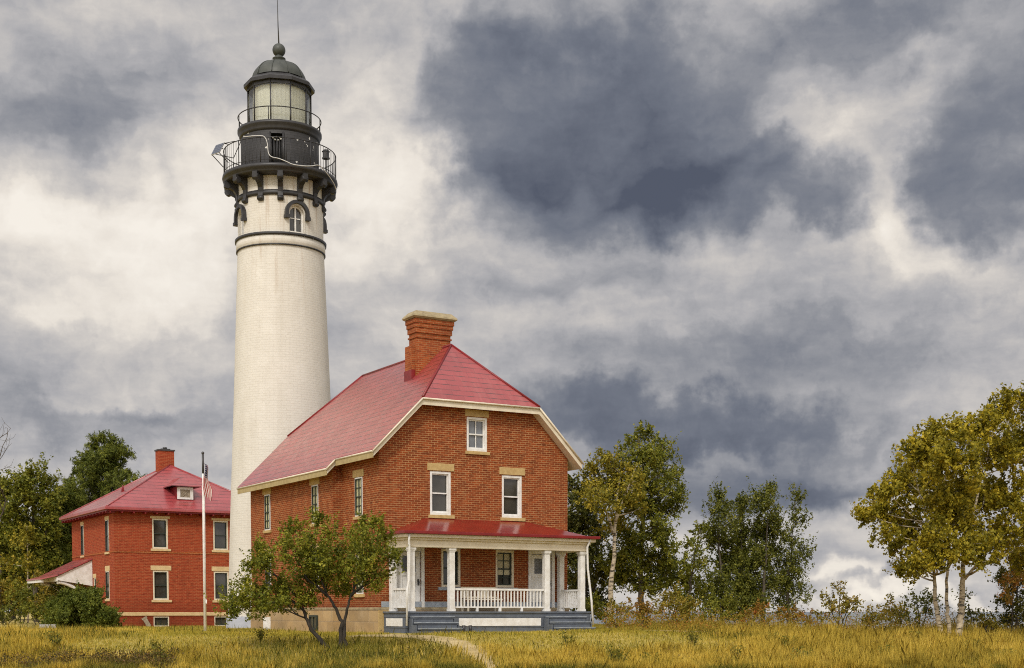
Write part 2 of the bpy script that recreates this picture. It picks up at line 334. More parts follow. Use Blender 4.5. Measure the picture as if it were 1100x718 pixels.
M['grass_lawn'] = leafmat('grass_lawn', [(.18, .185, .022), (.36, .31, .038), (.54, .42, .06), (.66, .52, .12)], .35)
M['grass_dark'] = leafmat('grass_dark', [(.06, .07, .009), (.13, .13, .016), (.23, .20, .024), (.38, .30, .05)], .3)
M['weed'] = leafmat('weed', [(.03, .028, .008), (.07, .058, .012), (.12, .07, .018), (.17, .075, .025)], .2)

# ------------------------------------------------------------------ mesh helpers
class MB:
    """collects polygons; build() links them as ONE mesh object with metre-scaled box UVs"""
    def __init__(s): s.v = []; s.f = []; s.sm = []; s.uv = {}
    def vert(s, p): s.v.append(tuple(p)); return len(s.v)-1
    def face(s, pts, smooth=False, uv=None):
        i = [s.vert(p) for p in pts]; s.f.append(i); s.sm.append(smooth)
        if uv: s.uv[len(s.f)-1] = uv
    def box(s, lo, hi, tf=None):
        x0, y0, z0 = lo; x1, y1, z1 = hi
        c = [(x0,y0,z0),(x1,y0,z0),(x1,y1,z0),(x0,y1,z0),(x0,y0,z1),(x1,y0,z1),(x1,y1,z1),(x0,y1,z1)]
        if tf: c = [tf(*p) for p in c]
        b = len(s.v); s.v += [tuple(p) for p in c]
        for f in ((0,3,2,1),(4,5,6,7),(0,1,5,4),(1,2,6,5),(2,3,7,6),(3,0,4,7)): s.f.append([b+i for i in f]); s.sm.append(False)
    def prism(s, poly, d, tf=None):
        """poly: list of (x,z); extruded along y from d[0] to d[1]"""
        n = len(poly); g = tf or (lambda x, y, z: (x, y, z)); b = len(s.v)
        s.v += [tuple(g(x, d[0], z)) for x, z in poly] + [tuple(g(x, d[1], z)) for x, z in poly]
        s.f.append([b+i for i in range(n)]); s.f.append([b+n+i for i in reversed(range(n))]); s.sm += [False]*2
        for i in range(n): j = (i+1) % n; s.f.append([b+j, b+i, b+n+i, b+n+j]); s.sm.append(False)
    def lathe(s, prof, n=64, ph0=0, smooth=True, a0=0, a1=2*math.pi, uvr=None):
        closed = abs(a1-a0-2*math.pi) < 1e-6; m = n if closed else n+1; b = len(s.v)
        for r, z in prof:
            for k in range(m):
                a = ph0+a0+(a1-a0)*k/n; s.v.append((r*math.sin(a), -r*math.cos(a), z))
        for i in range(len(prof)-1):
            for k in range(n):
                k2 = (k+1) % m
                s.f.append([b+i*m+k, b+i*m+k2, b+(i+1)*m+k2, b+(i+1)*m+k]); s.sm.append(smooth)
                if uvr:
                    s.uv[len(s.f)-1] = [((a0+(a1-a0)*q/n)*uvr, prof[j][1]) for q, j in ((k, i), (k+1, i), (k+1, i+1), (k, i+1))]
    def tube(s, pts, rad, n=6, smooth=True, cap=True):
        pts = [Vector(p) for p in pts]; rad = rad if hasattr(rad, '__len__') else [rad]*len(pts)
        b = len(s.v); x = None
        for i, p in enumerate(pts):
            t = (pts[min(i+1, len(pts)-1)]-pts[max(i-1, 0)]).normalized()
            if x is None:
                x = t.orthogonal().normalized()
            else:
                x = (x - t*x.dot(t)); x = x.normalized() if x.length > 1e-6 else t.orthogonal().normalized()
            y = t.cross(x)
            for k in range(n):
                a = 2*math.pi*k/n; s.v.append(tuple(p+(x*math.cos(a)+y*math.sin(a))*rad[i]))
        for i in range(len(pts)-1):
            for k in range(n):
                k2 = (k+1) % n; s.f.append([b+i*n+k, b+i*n+k2, b+(i+1)*n+k2, b+(i+1)*n+k]); s.sm.append(smooth)
        if cap:
            s.f.append([b+k for k in reversed(range(n))]); s.f.append([b+(len(pts)-1)*n+k for k in range(n)]); s.sm += [False]*2
    def sphere(s, c, r, nu=16, nv=10, sc=(1, 1, 1)):
        b = len(s.v)
        for i in range(nv+1):
            th = math.pi*i/nv
            for k in range(nu):
                a = 2*math.pi*k/nu
                s.v.append((c[0]+r*sc[0]*math.sin(th)*math.cos(a), c[1]+r*sc[1]*math.sin(th)*math.sin(a), c[2]-r*sc[2]*math.cos(th)))
        for i in range(nv):
            for k in range(nu):
                k2 = (k+1) % nu; s.f.append([b+i*nu+k, b+i*nu+k2, b+(i+1)*nu+k2, b+(i+1)*nu+k]); s.sm.append(True)
    def slab(s, verts, faces, top, bot):
        """a closed plate from a connected set of faces: offset by top / bot in z, with edge faces"""
        b = len(s.v); n = len(verts)
        s.v += [(x, y, z+top) for x, y, z in verts] + [(x, y, z+bot) for x, y, z in verts]
        cnt = {}
        for f in faces:
            s.f.append([b+i for i in f]); s.f.append([b+n+i for i in reversed(f)]); s.sm += [False]*2
            for i in range(len(f)):
                e = (f[i], f[(i+1) % len(f)]); cnt[tuple(sorted(e))] = cnt.get(tuple(sorted(e)), []) + [e]
        for es in cnt.values():
            if len(es) == 1: i, j = es[0]; s.f.append([b+j, b+i, b+n+i, b+n+j]); s.sm.append(False)
    def build(s, name, m, parent=None, bevel=0):
        me = bpy.data.meshes.new(name); me.from_pydata(s.v, [], s.f)
        me.polygons.foreach_set('use_smooth', s.sm)
        uvl = me.uv_layers.new(name='UVMap')
        for p in me.polygons:
            if p.index in s.uv:
                for li, q in zip(p.loop_indices, s.uv[p.index]): uvl.data[li].uv = q
                continue
            n = p.normal
            t = Vector((-n.y, n.x, 0))
            t = t.normalized() if t.length > .05 else Vector((1, 0, 0))
            q = n.cross(t)
            for li in p.loop_indices:
                c = me.vertices[me.loops[li].vertex_index].co
                uvl.data[li].uv = (c.dot(t), c.dot(q))
        me.materials.append(m); me.validate()
        o = bpy.data.objects.new(name, me); C.objects.link(o)
        if parent: o.parent = parent
        if bevel:
            bv = o.modifiers.new('bevel', 'BEVEL'); bv.width = bevel; bv.segments = 2; bv.limit_method = 'ANGLE'
        return o
def thing(name, label, cat, loc=(0, 0, 0), rz=0, group=None):
    o = bpy.data.objects.new(name, None); C.objects.link(o); o.location = loc; o.rotation_euler = (0, 0, rz); o.empty_display_size = .3
    return tag(o, label, cat, group)
def tag(o, label, cat, group=None):
    o['label'] = label; o['category'] = cat
    if group: o['group'] = group
    return o
def kind(o, k, label=None, cat=None):
    o['kind'] = k
    if label: o['label'] = label
    if cat: o['category'] = cat
    return o
def bigmesh(name, V, nper, m, parent=None, smooth=False):
    """V: (n, nper, 3) array -> one mesh of n separate nper-gons"""
    n = len(V); me = bpy.data.meshes.new(name)
    me.vertices.add(n*nper); me.vertices.foreach_set('co', V.reshape(-1).astype(np.float32))
    me.loops.add(n*nper); me.loops.foreach_set('vertex_index', np.arange(n*nper, dtype=np.int32))
    me.polygons.add(n); me.polygons.foreach_set('loop_start', np.arange(0, n*nper, nper, dtype=np.int32))
    try: me.polygons.foreach_set('loop_total', np.full(n, nper, dtype=np.int32))
    except Exception: pass
    me.update(calc_edges=True); me.materials.append(m)
    o = bpy.data.objects.new(name, me); C.objects.link(o)
    if parent: o.parent = parent
    return o

# ------------------------------------------------------------------ terrain
def sstep(a, b, x):
    t = np.clip((x-a)/(b-a), 0, 1); return t*t*(3-2*t)
def ground(X, Y):
    X = np.asarray(X, float); Y = np.asarray(Y, float)
    z = -.80 + .82*sstep(37.5, 48.5, Y)
    z = z - .20*sstep(4, 13, X)*sstep(40, 48, Y)
    z = z - .14*sstep(56, 66, Y)*sstep(2, -6, X) + .34*sstep(80, 104, Y)*sstep(0, -20, X)
    z = z + .06*np.sin(X*.31+1.3)*np.sin(Y*.27) + .03*np.sin(X*.83+Y*.6)
    yc = 80 - 27*sstep(8, 17, X)
    z = z - 13.5*sstep(0, 42, Y-yc)*sstep(-26, -4, X)
    return z
def gz(X, Y): return float(ground(X, Y))
def terrain():
    xs = np.concatenate([np.linspace(-900, -70, 12)[:-1], np.linspace(-70, 70, 141), np.linspace(70, 900, 12)[1:]])
    ys = np.concatenate([np.linspace(-300, -20, 8)[:-1], np.linspace(-20, 140, 161), np.linspace(140, 700, 12)[1:]])
    XX, YY = np.meshgrid(xs, ys); ZZ = ground(XX, YY)
    V = np.stack([XX, YY, ZZ], -1).reshape(-1, 3); nx = len(xs)
    F_ = [(j*nx+i, j*nx+i+1, (j+1)*nx+i+1, (j+1)*nx+i) for j in range(len(ys)-1) for i in range(nx-1)]
    me = bpy.data.meshes.new('ground'); me.from_pydata(V.tolist(), [], F_); me.polygons.foreach_set('use_smooth', [True]*len(F_))
    me.materials.append(M['soil']); o = bpy.data.objects.new('ground', me); C.objects.link(o); kind(o, 'structure')
    b = MB(); b.face([(-30000, 60, -10.5), (30000, 60, -10.5), (30000, 45000, -10.5), (-30000, 45000, -10.5)])
    kind(b.build('lake_water', M['water']), 'structure')
terrain()
def ribbon(name, pts, wd, m, lift=.02, nseg=40):
    """a path laid on the ground along a polyline"""
    pts = [Vector((x, y)) for x, y in pts]; L = [0]
    for a, b_ in zip(pts, pts[1:]): L.append(L[-1]+(b_-a).length)
    P = []
    for k in range(nseg+1):
        d = L[-1]*k/nseg
        i = max(j for j in range(len(L)-1) if L[j] <= d+1e-9); t = (d-L[i])/(L[i+1]-L[i])
        P.append(pts[i].lerp(pts[i+1], t))
    b = MB(); nw = 5; rows = []
    for k, p in enumerate(P):
        t = (P[min(k+1, nseg)]-P[max(k-1, 0)]).normalized(); n = Vector((-t.y, t.x)); wk = wd*(1+.12*math.sin(k*1.7)+.08*math.sin(k*.6+1))
        rows.append([b.vert((q.x, q.y, gz(q.x, q.y)+lift)) for q in (p+n*wk*(j/(nw-1)-.5) for j in range(nw))])
    for k in range(nseg):
        for j in range(nw-1): b.f.append([rows[k][j], rows[k][j+1], rows[k+1][j+1], rows[k+1][j]]); b.sm.append(True)
    return kind(b.build(name, m), 'structure')

TH = .5333
cT, sT = math.cos(TH), math.sin(TH)
H0 = Vector((-4.746, 50.0)); Q0 = Vector((-22.217, 78.0))
def hw(O, a, b_): return (O.x+a*cT-b_*sT, O.y+a*sT+b_*cT)
def to_local(O, X, Y): return ((X-O.x)*cT+(Y-O.y)*sT, -(X-O.x)*sT+(Y-O.y)*cT)

# wall sheet with openings: strips between breakpoints, trapezoid tops
def wall_sheet(b, tf, x0, x1, z0, top, breaks, holes, depth=.14):
    xs = sorted({x0, x1, *[x for x in breaks if x0 < x < x1], *[h[0] for h in holes], *[h[1] for h in holes]})
    for xa, xb in zip(xs, xs[1:]):
        hs = sorted([h for h in holes if h[0] <= xa+1e-6 and h[1] >= xb-1e-6], key=lambda h: h[2])
        za = z0
        for h in hs:
            b.face([tf(xa, 0, za), tf(xb, 0, za), tf(xb, 0, h[2]), tf(xa, 0, h[2])]); za = h[3]
        b.face([tf(xa, 0, za), tf(xb, 0, za), tf(xb, 0, top(xb-1e-6)), tf(xa, 0, top(xa+1e-6))])
    for (ha, hb, hz0, hz1) in holes:
        d = -depth
        b.face([tf(ha, 0, hz0), tf(ha, d, hz0), tf(ha, d, hz1), tf(ha, 0, hz1)]); b.face([tf(hb, 0, hz0), tf(hb, 0, hz1), tf(hb, d, hz1), tf(hb, d, hz0)])
        b.face([tf(ha, 0, hz1), tf(ha, d, hz1), tf(hb, d, hz1), tf(hb, 0, hz1)]); b.face([tf(ha, 0, hz0), tf(hb, 0, hz0), tf(hb, d, hz0), tf(ha, d, hz0)])
def front_tf(b0=0):  return lambda s, o, z: (s, b0-o, z)        # facade facing -b: s runs along a, o outwards
def side_tf(a0=0):   return lambda s, o, z: (a0-o, -s, z)       # facade facing -a: s = -b, o outwards

def window(parent, tf, s0, s1, z0, z1, frame=M['white'], pane=M['glass'], sash=None, muntins=(0, 1), lintel=None, sill=None, mid=True,
           fw=.085, inset=.07, stonem=None, blind=0, label=None, thin=False):
    """a window in an opening: frame (own mesh) > pane, sash, lintel, sill"""
    sash = sash or frame; stonem = stonem or M['stone']
    if thin: fw = .05
    b = MB(); o0, o1 = (-inset, -inset+.05) if thin else (-inset-.05, -inset+.06)
    b.box((s0, o0, z0), (s0+fw, o1, z1), tf); b.box((s1-fw, o0, z0), (s1, o1, z1), tf)
    b.box((s0+fw, o0, z1-fw), (s1-fw, o1, z1), tf); b.box((s0+fw, o0, z0), (s1-fw, o1, z0+fw), tf)
    fr = b.build('window', frame, parent)
    if label: fr['label'] = label
    b = MB(); i0, i1, k0, k1 = s0+fw, s1-fw, z0+fw, z1-fw
    b.box((i0, o0-.03, k0), (i1, o0+(.012 if thin else -.015), k1), tf); pn = b.build('pane', pane, fr)
    if blind:
        b = MB(); b.box((i0+.01, o0-.012, k1-(k1-k0)*blind), (i1-.01, o0-.004, k1-.01), tf); b.build('blind', M['blind'], fr)
    b = MB(); t = .03 if thin else .045; zm = (k0+k1)/2; oo = o0+(.014 if thin else 0)
    b.box((i0, oo, k0), (i0+t, oo+.05, k1), tf); b.box((i1-t, oo, k0), (i1, oo+.05, k1), tf)
    b.box((i0+t, oo, k0), (i1-t, oo+.05, k0+t*1.3), tf); b.box((i0+t, oo, k1-t), (i1-t, oo+.05, k1), tf)
    if mid: b.box((i0+t, oo, zm-t*.55), (i1-t, oo+(.052 if thin else .062), zm+t*.55), tf)
    nx, nz = muntins
    for k in range(1, nx+1):
        x = i0+(i1-i0)*k/(nx+1); b.box((x-.016, oo+.003, k0+t), (x+.016, oo+.035, k1-t), tf)
    for k in range(1, nz):
        for (za, zb) in (((k0, zm), (zm, k1)) if mid else ((k0, k1),)):
            z = za+(zb-za)*k/nz; b.box((i0+t, oo+.004, z-.014), (i1-t, oo+.033, z+.014), tf)
    b.build('sash', sash, fr)
    if lintel:
        b = MB(); b.box((lintel[0], -.10, lintel[2]), (lintel[1], .035, lintel[3]), tf); b.build('lintel', stonem, fr, .012)
    if sill:
        b = MB(); b.box((sill[0], -inset-.03, sill[2]), (sill[1], .07, sill[3]), tf); b.build('sill', stonem, fr, .012)
    return fr

# ------------------------------------------------------------------ keeper's house
def keepers_house():
    T = thing('brick_house', 'large orange brick house with red clipped gable roof and a white columned front porch', 'house', (H0.x, H0.y, 0), TH)
    W, L, p, b2, G = 8.0, 12.2, .36, 3.31, .437
    K = 1.0016
    zr = lambda a: 6.514+K*(a+.425)                # plane of the roof slope (camera side)
    top_f = lambda a: min(zr(a), zr(W-a), 8.93)-.13
    ft, st, st2 = front_tf(0), side_tf(0), side_tf(-p)
    holes_f = [(2.04, 2.9, 4.33, 5.91), (5.07, 5.94, 4.33, 5.91), (3.57, 4.43, 6.73, 7.97), (2.5, 3.3, 1.7, 3.1), (4.8, 5.6, 1.7, 3.1), (.72, 1.66, .95, 3.2), (6.34, 7.28, .95, 3.2)]
    b = MB()
    wall_sheet(b, ft, 0, W, .9, top_f, [1.976, 6.02, 1.0, 3, 5, 7], holes_f)
    h3 = [(-2.06, -1.40, 4.3, 5.72), (-2.0, -1.38, 1.45, 3.1)]
    wall_sheet(b, st, -b2, 0, .9, lambda s: zr(0)-.13, [], h3)
    h12 = [(-5.34, -4.72, 4.2, 5.68), (-10.5, -9.84, 4.2, 5.68), (-5.34, -4.72, 1.7, 3.13), (-10.5, -9.84, 1.7, 3.13)]
    wall_sheet(b, st2, -L, -b2, .9, lambda s: zr(-p)-.13, [], h12)
    b.face([(-p, b2, .9), (0, b2, .9), (0, b2, zr(0)-.13), (-p, b2, zr(-p)-.13)])                       # recess return
    b.face([(W, 0, .9), (W, L, .9), (W, L, zr(0)-.13), (W, 0, zr(0)-.13)])
    rear = [(-p, zr(-p)-.13), (0, .9+zr(0)-.9-.13), (1.9, 8.8-.13), (6.1, 8.8-.13), (W, zr(0)-.13)]
    b.face([(W, L, .9), (-p, L, .9)] + [(x, L, z) for x, z in rear])
    b.build('wall', M['brick_main'], T)
    # stone base
    b = MB(); e = .05
    b.box((-e, -e, -.4), (W+e, b2, .86)); b.box((-p-e, b2-e, -.4), (W+e+.002, L+e, .862)); fo = b.build('foundation', M['foundation'], T)
    b = MB(); b.box((-e-.03, -e-.03, .862), (W+e+.03, -e+.2, .95)); b.box((-e-.03, -e+.2, .862), (.1, b2-e-.03, .95)); b.box((-p-e-.03, b2-e-.03, .864), (.1, L+e, .952)); b.build('water_table', M['stone_cap'], fo, .01)
    b = MB(); b.box((-e-.04, -.10, -.35), (.42, -e-.002, .84)); b.build('corner_pier', M['stone'], fo)
    # basement openings on the camera side
    window(T, side_tf(-p-e), -5.5, -4.7, .08, .66, M['dark_green'], M['glass'], mid=False, muntins=(1, 1), thin=True, inset=-.02, label='small basement window in the stone base')
    b = MB(); b.box((-p-e-.05, 9.83, -.05), (-p-e+.02, 10.59, .56)); d = b.build('hatch', M['white'], T, .008); d['label'] = 'small white basement hatch in the stone base'
    # roof ------------------------------------------------------------
    def rv(i):                                   # outline shrunk by i
        A0, A1, B0, B1 = -.425+i, -.783+i, -G+i, 12.64-i
        c0, c1 = 1.536, 6.464
        z = lambda a: 6.514+K*(a+.425); zr_ = lambda a: z(W-a)
        hb = B0
        return [(A0, B0, z(A0)), (c0, B0, z(c0)), (4, 2.0, z(4)), (4, 10.1, z(4)), (c0, B1, z(c0)), (A1, B1, z(A1)), (A1, 2.877+i, z(A1)), (A0, 2.877+i, z(A0)),
                (c1, B0, z(c0)), (W-A0, B0, z(A0)), (c1, B1, z(c0)), (W-A0, B1, z(A0))]
    faces = [(0, 1, 2, 3, 4, 5, 6, 7), (1, 8, 2), (2, 8, 9, 11, 10, 3), (3, 10, 4)]
    b = MB(); b.slab(rv(0), faces, 0, -.055); rf = b.build('roof', M['roof_red'], T)
    b = MB(); b.slab(rv(.03), faces, -.058, -.27); b.build('fascia', M['cream'], rf)
    b = MB(); V = rv(-.012)                       # folded hip and ridge caps
    for i, j in ((1, 2), (8, 2), (2, 3), (4, 3), (10, 3)):
        b.tube([Vector(V[i])+Vector((0, 0, .0)), Vector(V[j])+Vector((0, 0, .0))], .05, 6)
    b.build('ridge_cap', M['red_trim'], rf)
    b = MB()                                      # moulding along the sloping rake edges
    V = rv(-.02)
    for i, j in ((0, 1), (1, 8), (8, 9), (7, 6), (7, 0), (6, 5)):
        b.tube([Vector(V[i])-Vector((0, 0, .05)), Vector(V[j])-Vector((0, 0, .05))], .035, 6)
    b.build('edge_moulding', M['cream'], rf)
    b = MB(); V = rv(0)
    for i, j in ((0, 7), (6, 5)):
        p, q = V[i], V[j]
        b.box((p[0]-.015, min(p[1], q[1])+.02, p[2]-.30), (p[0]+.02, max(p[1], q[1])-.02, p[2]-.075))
    b.build('eave_shade_board', plain('eave_shade_paint', (.42, .33, .16), (.32, .24, .11), 4, .6), rf)  # tan strip over the cream fascia: shadow along the eaves put into the colour
    # chimney
    b = MB(); x0, x1, y0, y1 = 2.86, 4.32, 2.66, 3.3
    b.box((x0, y0, 9.4), (x1, y1, 11.9)); b.box((x0-.13, y0+.16, 9.2), (x0, y1+.1, 10.95))
    for k, (d, za, zb) in enumerate(((.04, 11.23, 11.29), (.05, 11.42, 11.5), (.05, 11.5, 11.62), (.08, 11.62, 11.78), (.11, 11.78, 11.95))): b.box((x0-d, y0-d, za), (x1+d, y1+d, zb))
    ch = b.build('chimney', M['brick_chimney'], rf)
    b = MB(); d = .32
    for (d0, d1, za, zb) in ((.14, .21, 11.95, 12.01), (.21, .19, 12.01, 12.07), (.19, .03, 12.07, 12.24)):
        lo = [(x0-d0, y0-d0, za), (x1+d0, y0-d0, za), (x1+d0, y1+d0, za), (x0-d0, y1+d0, za)]; hi = [(x0-d1, y0-d1, zb), (x1+d1, y0-d1, zb), (x1+d1, y1+d1, zb), (x0-d1, y1+d1, zb)]
        for i in range(4): j = (i+1) % 4; b.face([lo[i], lo[j], hi[j], hi[i]])
        b.face(hi)
    b.build('cap_stone', M['stone_cap'], ch)
    b = MB(); b.box((x0-.16, y0+.13, 9.2), (x0+.02, y1+.13, 10.03)); b.build('flashing', M['red_trim'], ch)
    # windows ---------------------------------------------------------
    S = M['stone']
    for (a0, a1) in ((2.04, 2.9), (5.07, 5.94)):
        window(T, ft, a0, a1, 4.33, 5.91, lintel=(a0-.11, a1+.13, 5.93, 6.2), sill=(a0-.08, a1+.13, 4.2, 4.325), pane=M['glass'])
    window(T, ft, 3.57, 4.43, 6.73, 7.97, lintel=(3.49, 4.5, 7.99, 8.24), sill=(3.5, 4.53, 6.6, 6.725), muntins=(1, 1), pane=M['glass_pale'], label='small attic window with four panes')
    window(T, ft, 2.5, 3.3, 1.7, 3.1, frame=M['cream'], sash=M['dark_green'], pane=M['glass_porch'], sill=(2.35, 3.42, 1.58, 1.695), stonem=M['grey_blue'], lintel=(2.4, 3.4, 3.11, 3.3))
    window(T, ft, 4.8, 5.6, 1.7, 3.1, frame=M['cream'], sash=M['dark_green'], pane=M['glass_porch'], muntins=(1, 2), sill=(4.66, 5.75, 1.58, 1.695), stonem=M['grey_blue'], lintel=(4.7, 5.7, 3.11, 3.3), blind=.68, label='porch window with six upper panes over a half drawn blind')
    window(T, st, -2.06, -1.40, 4.3, 5.72, thin=True, inset=.03, frame=M['white'], sash=M['dark_green'], pane=M['glass_blind'], muntins=(1, 2), lintel=(-2.23, -1.28, 5.73, 6.0), sill=(-2.15, -1.3, 4.18, 4.295))
    window(T, st, -2.0, -1.38, 1.45, 3.1, thin=True, inset=.03, frame=M['white'], sash=M['dark_green'], pane=M['glass_blind'], muntins=(1, 2), lintel=(-2.2, -1.25, 3.11, 3.4), sill=(-2.12, -1.26, 1.32, 1.445))
    for s0 in (-5.34, -10.5):
        window(T, st2, s0, s0+.64, 4.2, 5.68, thin=True, inset=.03, frame=M['white'], sash=M['dark_green'], pane=M['glass_blind'], muntins=(1, 2), lintel=(s0-.18, s0+.78, 5.69, 5.95), sill=(s0-.1, s0+.76, 4.08, 4.195))
        window(T, st2, s0, s0+.64, 1.7, 3.13, thin=True, inset=.03, frame=M['white'], sash=M['dark_green'], pane=M['glass'], muntins=(0, 1), lintel=(s0-.2, s0+.8, 3.14, 3.42), sill=(s0-.1, s0+.76, 1.58, 1.695))
    # doors
    for (a0, a1, gx0, gx1) in ((.72, 1.66, .92, 1.46), (6.34, 7.28, 6.52, 7.08)):
        b = MB(); t = .12
        b.box((a0-t, -.05, .95), (a0, .02, 3.2+t)); b.box((a1, -.05, .95), (a1+t, .02, 3.2+t)); b.box((a0, -.05, 3.2), (a1, .02, 3.2+t)); b.box((a0, .0, 2.98), (a1, .05, 3.2))
        dr = b.build('door', M['white'], T)
        b = MB(); b.box((a0+.01, .06, .96), (a1-.01, .1, 2.97))
        for (xa, xb, za, zb) in ((a0+.01, gx0, .98, 2.96), (gx1, a1-.01, .98, 2.96), (gx0, gx1, 2.82, 2.96), (gx0, gx1, 2.1, 2.24), (gx0, gx1, 1.55, 1.63), (gx0, gx1, .98, 1.12)): b.box((xa, .03, za), (xb, .058, zb))
        b.build('door_leaf', M['white'], dr)
        b = MB(); b.box((gx0, .045, 2.24), (gx1, .058, 2.82)); b.build('pane', M['glass_porch'] if a0 < 2 else M['glass_pale'], dr)
        b = MB(); b.box((a1-.13, -.01, 1.75), (a1-.07, .03, 1.98)); b.sphere((a1-.10, -.03, 1.86), .035, 8, 6); b.build('handle', M['metal_dark'], dr)
    # porch -------------------------------------------------------------
    D, a_l, a_r, zd = 1.8, .1, 7.9, .80
    b = MB(); b.box((a_l, -D, zd-.06), (a_r, -.06, zd))
    n = 14
    pd = b.build('porch_deck', M['grey_blue'], T)
    b = MB(); t = .03                                 # boarded skirt with long white inset panels
    b.box((a_l+.02, -D+.02, -.3), (a_r-.02, -D+.05, zd-.06)); b.box((a_l+.02, -D+.05, -.3), (a_l+.05, -.08, zd-.06)); b.box((a_r-.05, -D+.05, -.3), (a_r-.02, -.08, zd-.06))
    for z in (.22, .60, .02): b.box((a_l+.01, -D+.005, z), (a_r-.01, -D+.018, z+.05)); b.box((a_l+.005, -D+.03, z), (a_l+.018, -.1, z+.05))
    b.box((a_l-.02, -D-.03, zd-.05), (a_r+.02, -D+.0, zd+.004)); b.box((a_l-.03, -D, zd-.052), (a_l-.001, -.1, zd+.004))
    sk = b.build('skirt', M['deck_grey'], pd)
    b = MB(); b.box((2.25, -D-.02, .28), (5.68, -D+.004, .56)); b.build('skirt_panel', M['white'], pd)
    b = MB(); b.box((a_l-.02, -1.65, .28), (a_l+.004, -.35, .56)); b.build('skirt_panel', M['white'], pd)
    for (xa, xb) in ((.30, 1.9), (5.85, 7.5)):
        b = MB()
        for k in range(3):
            z1 = .6-.2*k; y1 = -D-.02-.30*(k+1); b.box((xa+.0, y1, z1-.045), (xb, -D-.036-.3*k, z1)); b.box((xa+.03, y1+.03, z1-.22), (xb-.03, y1+.06, z1-.046))
        for x in (xa-.05, xb):
            b.prism([(x-.0, -.3), (x+.05, -.3), (x+.05, .55), (x, .55)], (-D-.30, -D-.036)); b.prism([(x, -.3), (x+.05, -.3), (x+.05, .33), (x, .33)], (-D-.6, -D-.302)); b.prism([(x, -.3), (x+.05, -.3), (x+.05, .13), (x, .13)], (-D-.9, -D-.602))
        sf = b.build('step_flight', M['deck_grey'], T)
        b = MB()
        for k in range(3): z1 = .6-.2*k; y1 = -D-.02-.30*(k+1); b.box((xa+.002, y1-.02, z1+.002), (xb-.002, -D-.036-.3*k, z1+.03))
        b.build('tread', M['grey_blue'], sf)
    posts = [(.45, -1.62), (2.04, -1.62), (6.02, -1.62), (7.59, -1.62), (.45, -.16), (7.59, -.16)]
    for (x, y) in posts:
        b = MB(); h = .105
        b.box((x-h, y-h, .90), (x+h, y+h, 2.9)); b.box((x-.125, y-.125, zd+.002), (x+.125, y+.125, .90)); b.box((x-.12, y-.12, 2.9), (x+.12, y+.12, 2.95)); b.box((x-.145, y-.145, 2.95), (x+.145, y+.145, 3.05))
        b.build('post', M['white'], T, .012)
    # beam + frieze + porch roof
    b = MB(); b.box((.28, -1.80, 3.05), (7.76, -1.45, 3.3)); b.box((.28, -1.45, 3.05), (.62, -.02, 3.3)); b.box((7.42, -1.45, 3.05), (7.76, -.02, 3.3))
    b.box((.2, -1.88, 3.3), (7.84, -.02, 3.38)); b.box((.06, -2.0, 3.38), (7.98, -.02, 3.5))
    b.build('porch_beam', M['cream'], T, .01)
    b = MB(); V = [(0, -2.08, 3.52), (8.04, -2.08, 3.52), (6.1, -.003, 4.2), (1.85, -.003, 4.2), (0, -.003, 3.6), (8.04, -.003, 3.6)]
    V[4] = (0, -.003, 3.52); V[5] = (8.04, -.003, 3.52)
    b.slab(V, [(0, 1, 2, 3), (0, 3, 4), (1, 5, 2)], 0, -.03); pr = b.build('porch_roof', M['roof_porch'], T)
    b = MB(); b.box((-.05, -2.14, 3.5), (8.09, -2.085, 3.6)); b.box((-.05, -2.083, 3.5), (0.0, -.06, 3.6)); b.box((8.04, -2.083, 3.5), (8.09, -.06, 3.6)); b.build('gutter', M['red_trim'], pr, .01)
    # railings
    def rail(p0, p1):
        p0, p1 = Vector((*p0, 0)), Vector((*p1, 0)); d = (p1-p0); ln = d.length; d.normalize(); nrm = Vector((-d.y, d.x, 0))
        tf = lambda s, o, z: tuple(p0+d*s+nrm*o+Vector((0, 0, z)))
        b = MB(); b.box((0, -.04, 1.56), (ln, .04, 1.63), tf); b.box((0, -.03, .93), (ln, .03, .98), tf)
        nb = max(3, int(ln/.135))
        for k in range(1, nb): s = ln*k/nb; b.box((s-.022, -.022, .98), (s+.022, .022, 1.56), tf)
        for k in range(1, int(ln/1.2)+1 if ln > 2 else 1): s = ln*k/(int(ln/1.2)+1); b.box((s-.04, -.035, zd), (s+.04, .035, .93), tf)
        b.build('railing', M['white'], T)
    rail((2.16, -1.62), (5.9, -1.62)); rail((.45, -1.5), (.45, -.28)); rail((7.59, -1.5), (7.59, -.28))
    for pts in ([(.2, -2.02, 3.5), (.2, -1.98, 3.25), (.26, -1.9, 3.0), (.24, -1.9, 1.9), (.16, -1.92, 1.6), (.12, -1.94, .3)], [(7.72, -2.02, 3.5), (7.66, -1.9, 3.2), (7.70, -1.88, 2.4), (7.86, -1.9, 1.2), (7.93, -1.9, .3)]):
        b = MB(); b.tube(pts, .042, 8); b.build('downspout', M['white'], T)
    b = MB(); b.box((.06, -.045, .955), (7.94, -.004, 1.16)); b.build('base_board', M['grey_blue'], T)
    # bench on the porch: a thing of its own
    x, y = hw(H0, 3.85, -.62)
    t = thing('porch_bench', 'white slatted bench on the porch behind the balustrade', 'bench', (x, y, zd), TH)
    b = MB(); b.box((-.75, -.25, .42), (.75, .22, .47)); b.build('seat', M['cream'], t)
    b = MB(); b.box((-.75, .2, .82), (.75, .25, .9)); b.box((-.75, .2, .5), (.75, .25, .55))
    for k in range(9): s = -.68+k*.17; b.box((s-.05, .21, .55), (s+.05, .24, .82))
    b.build('backrest', M['cream'], t)
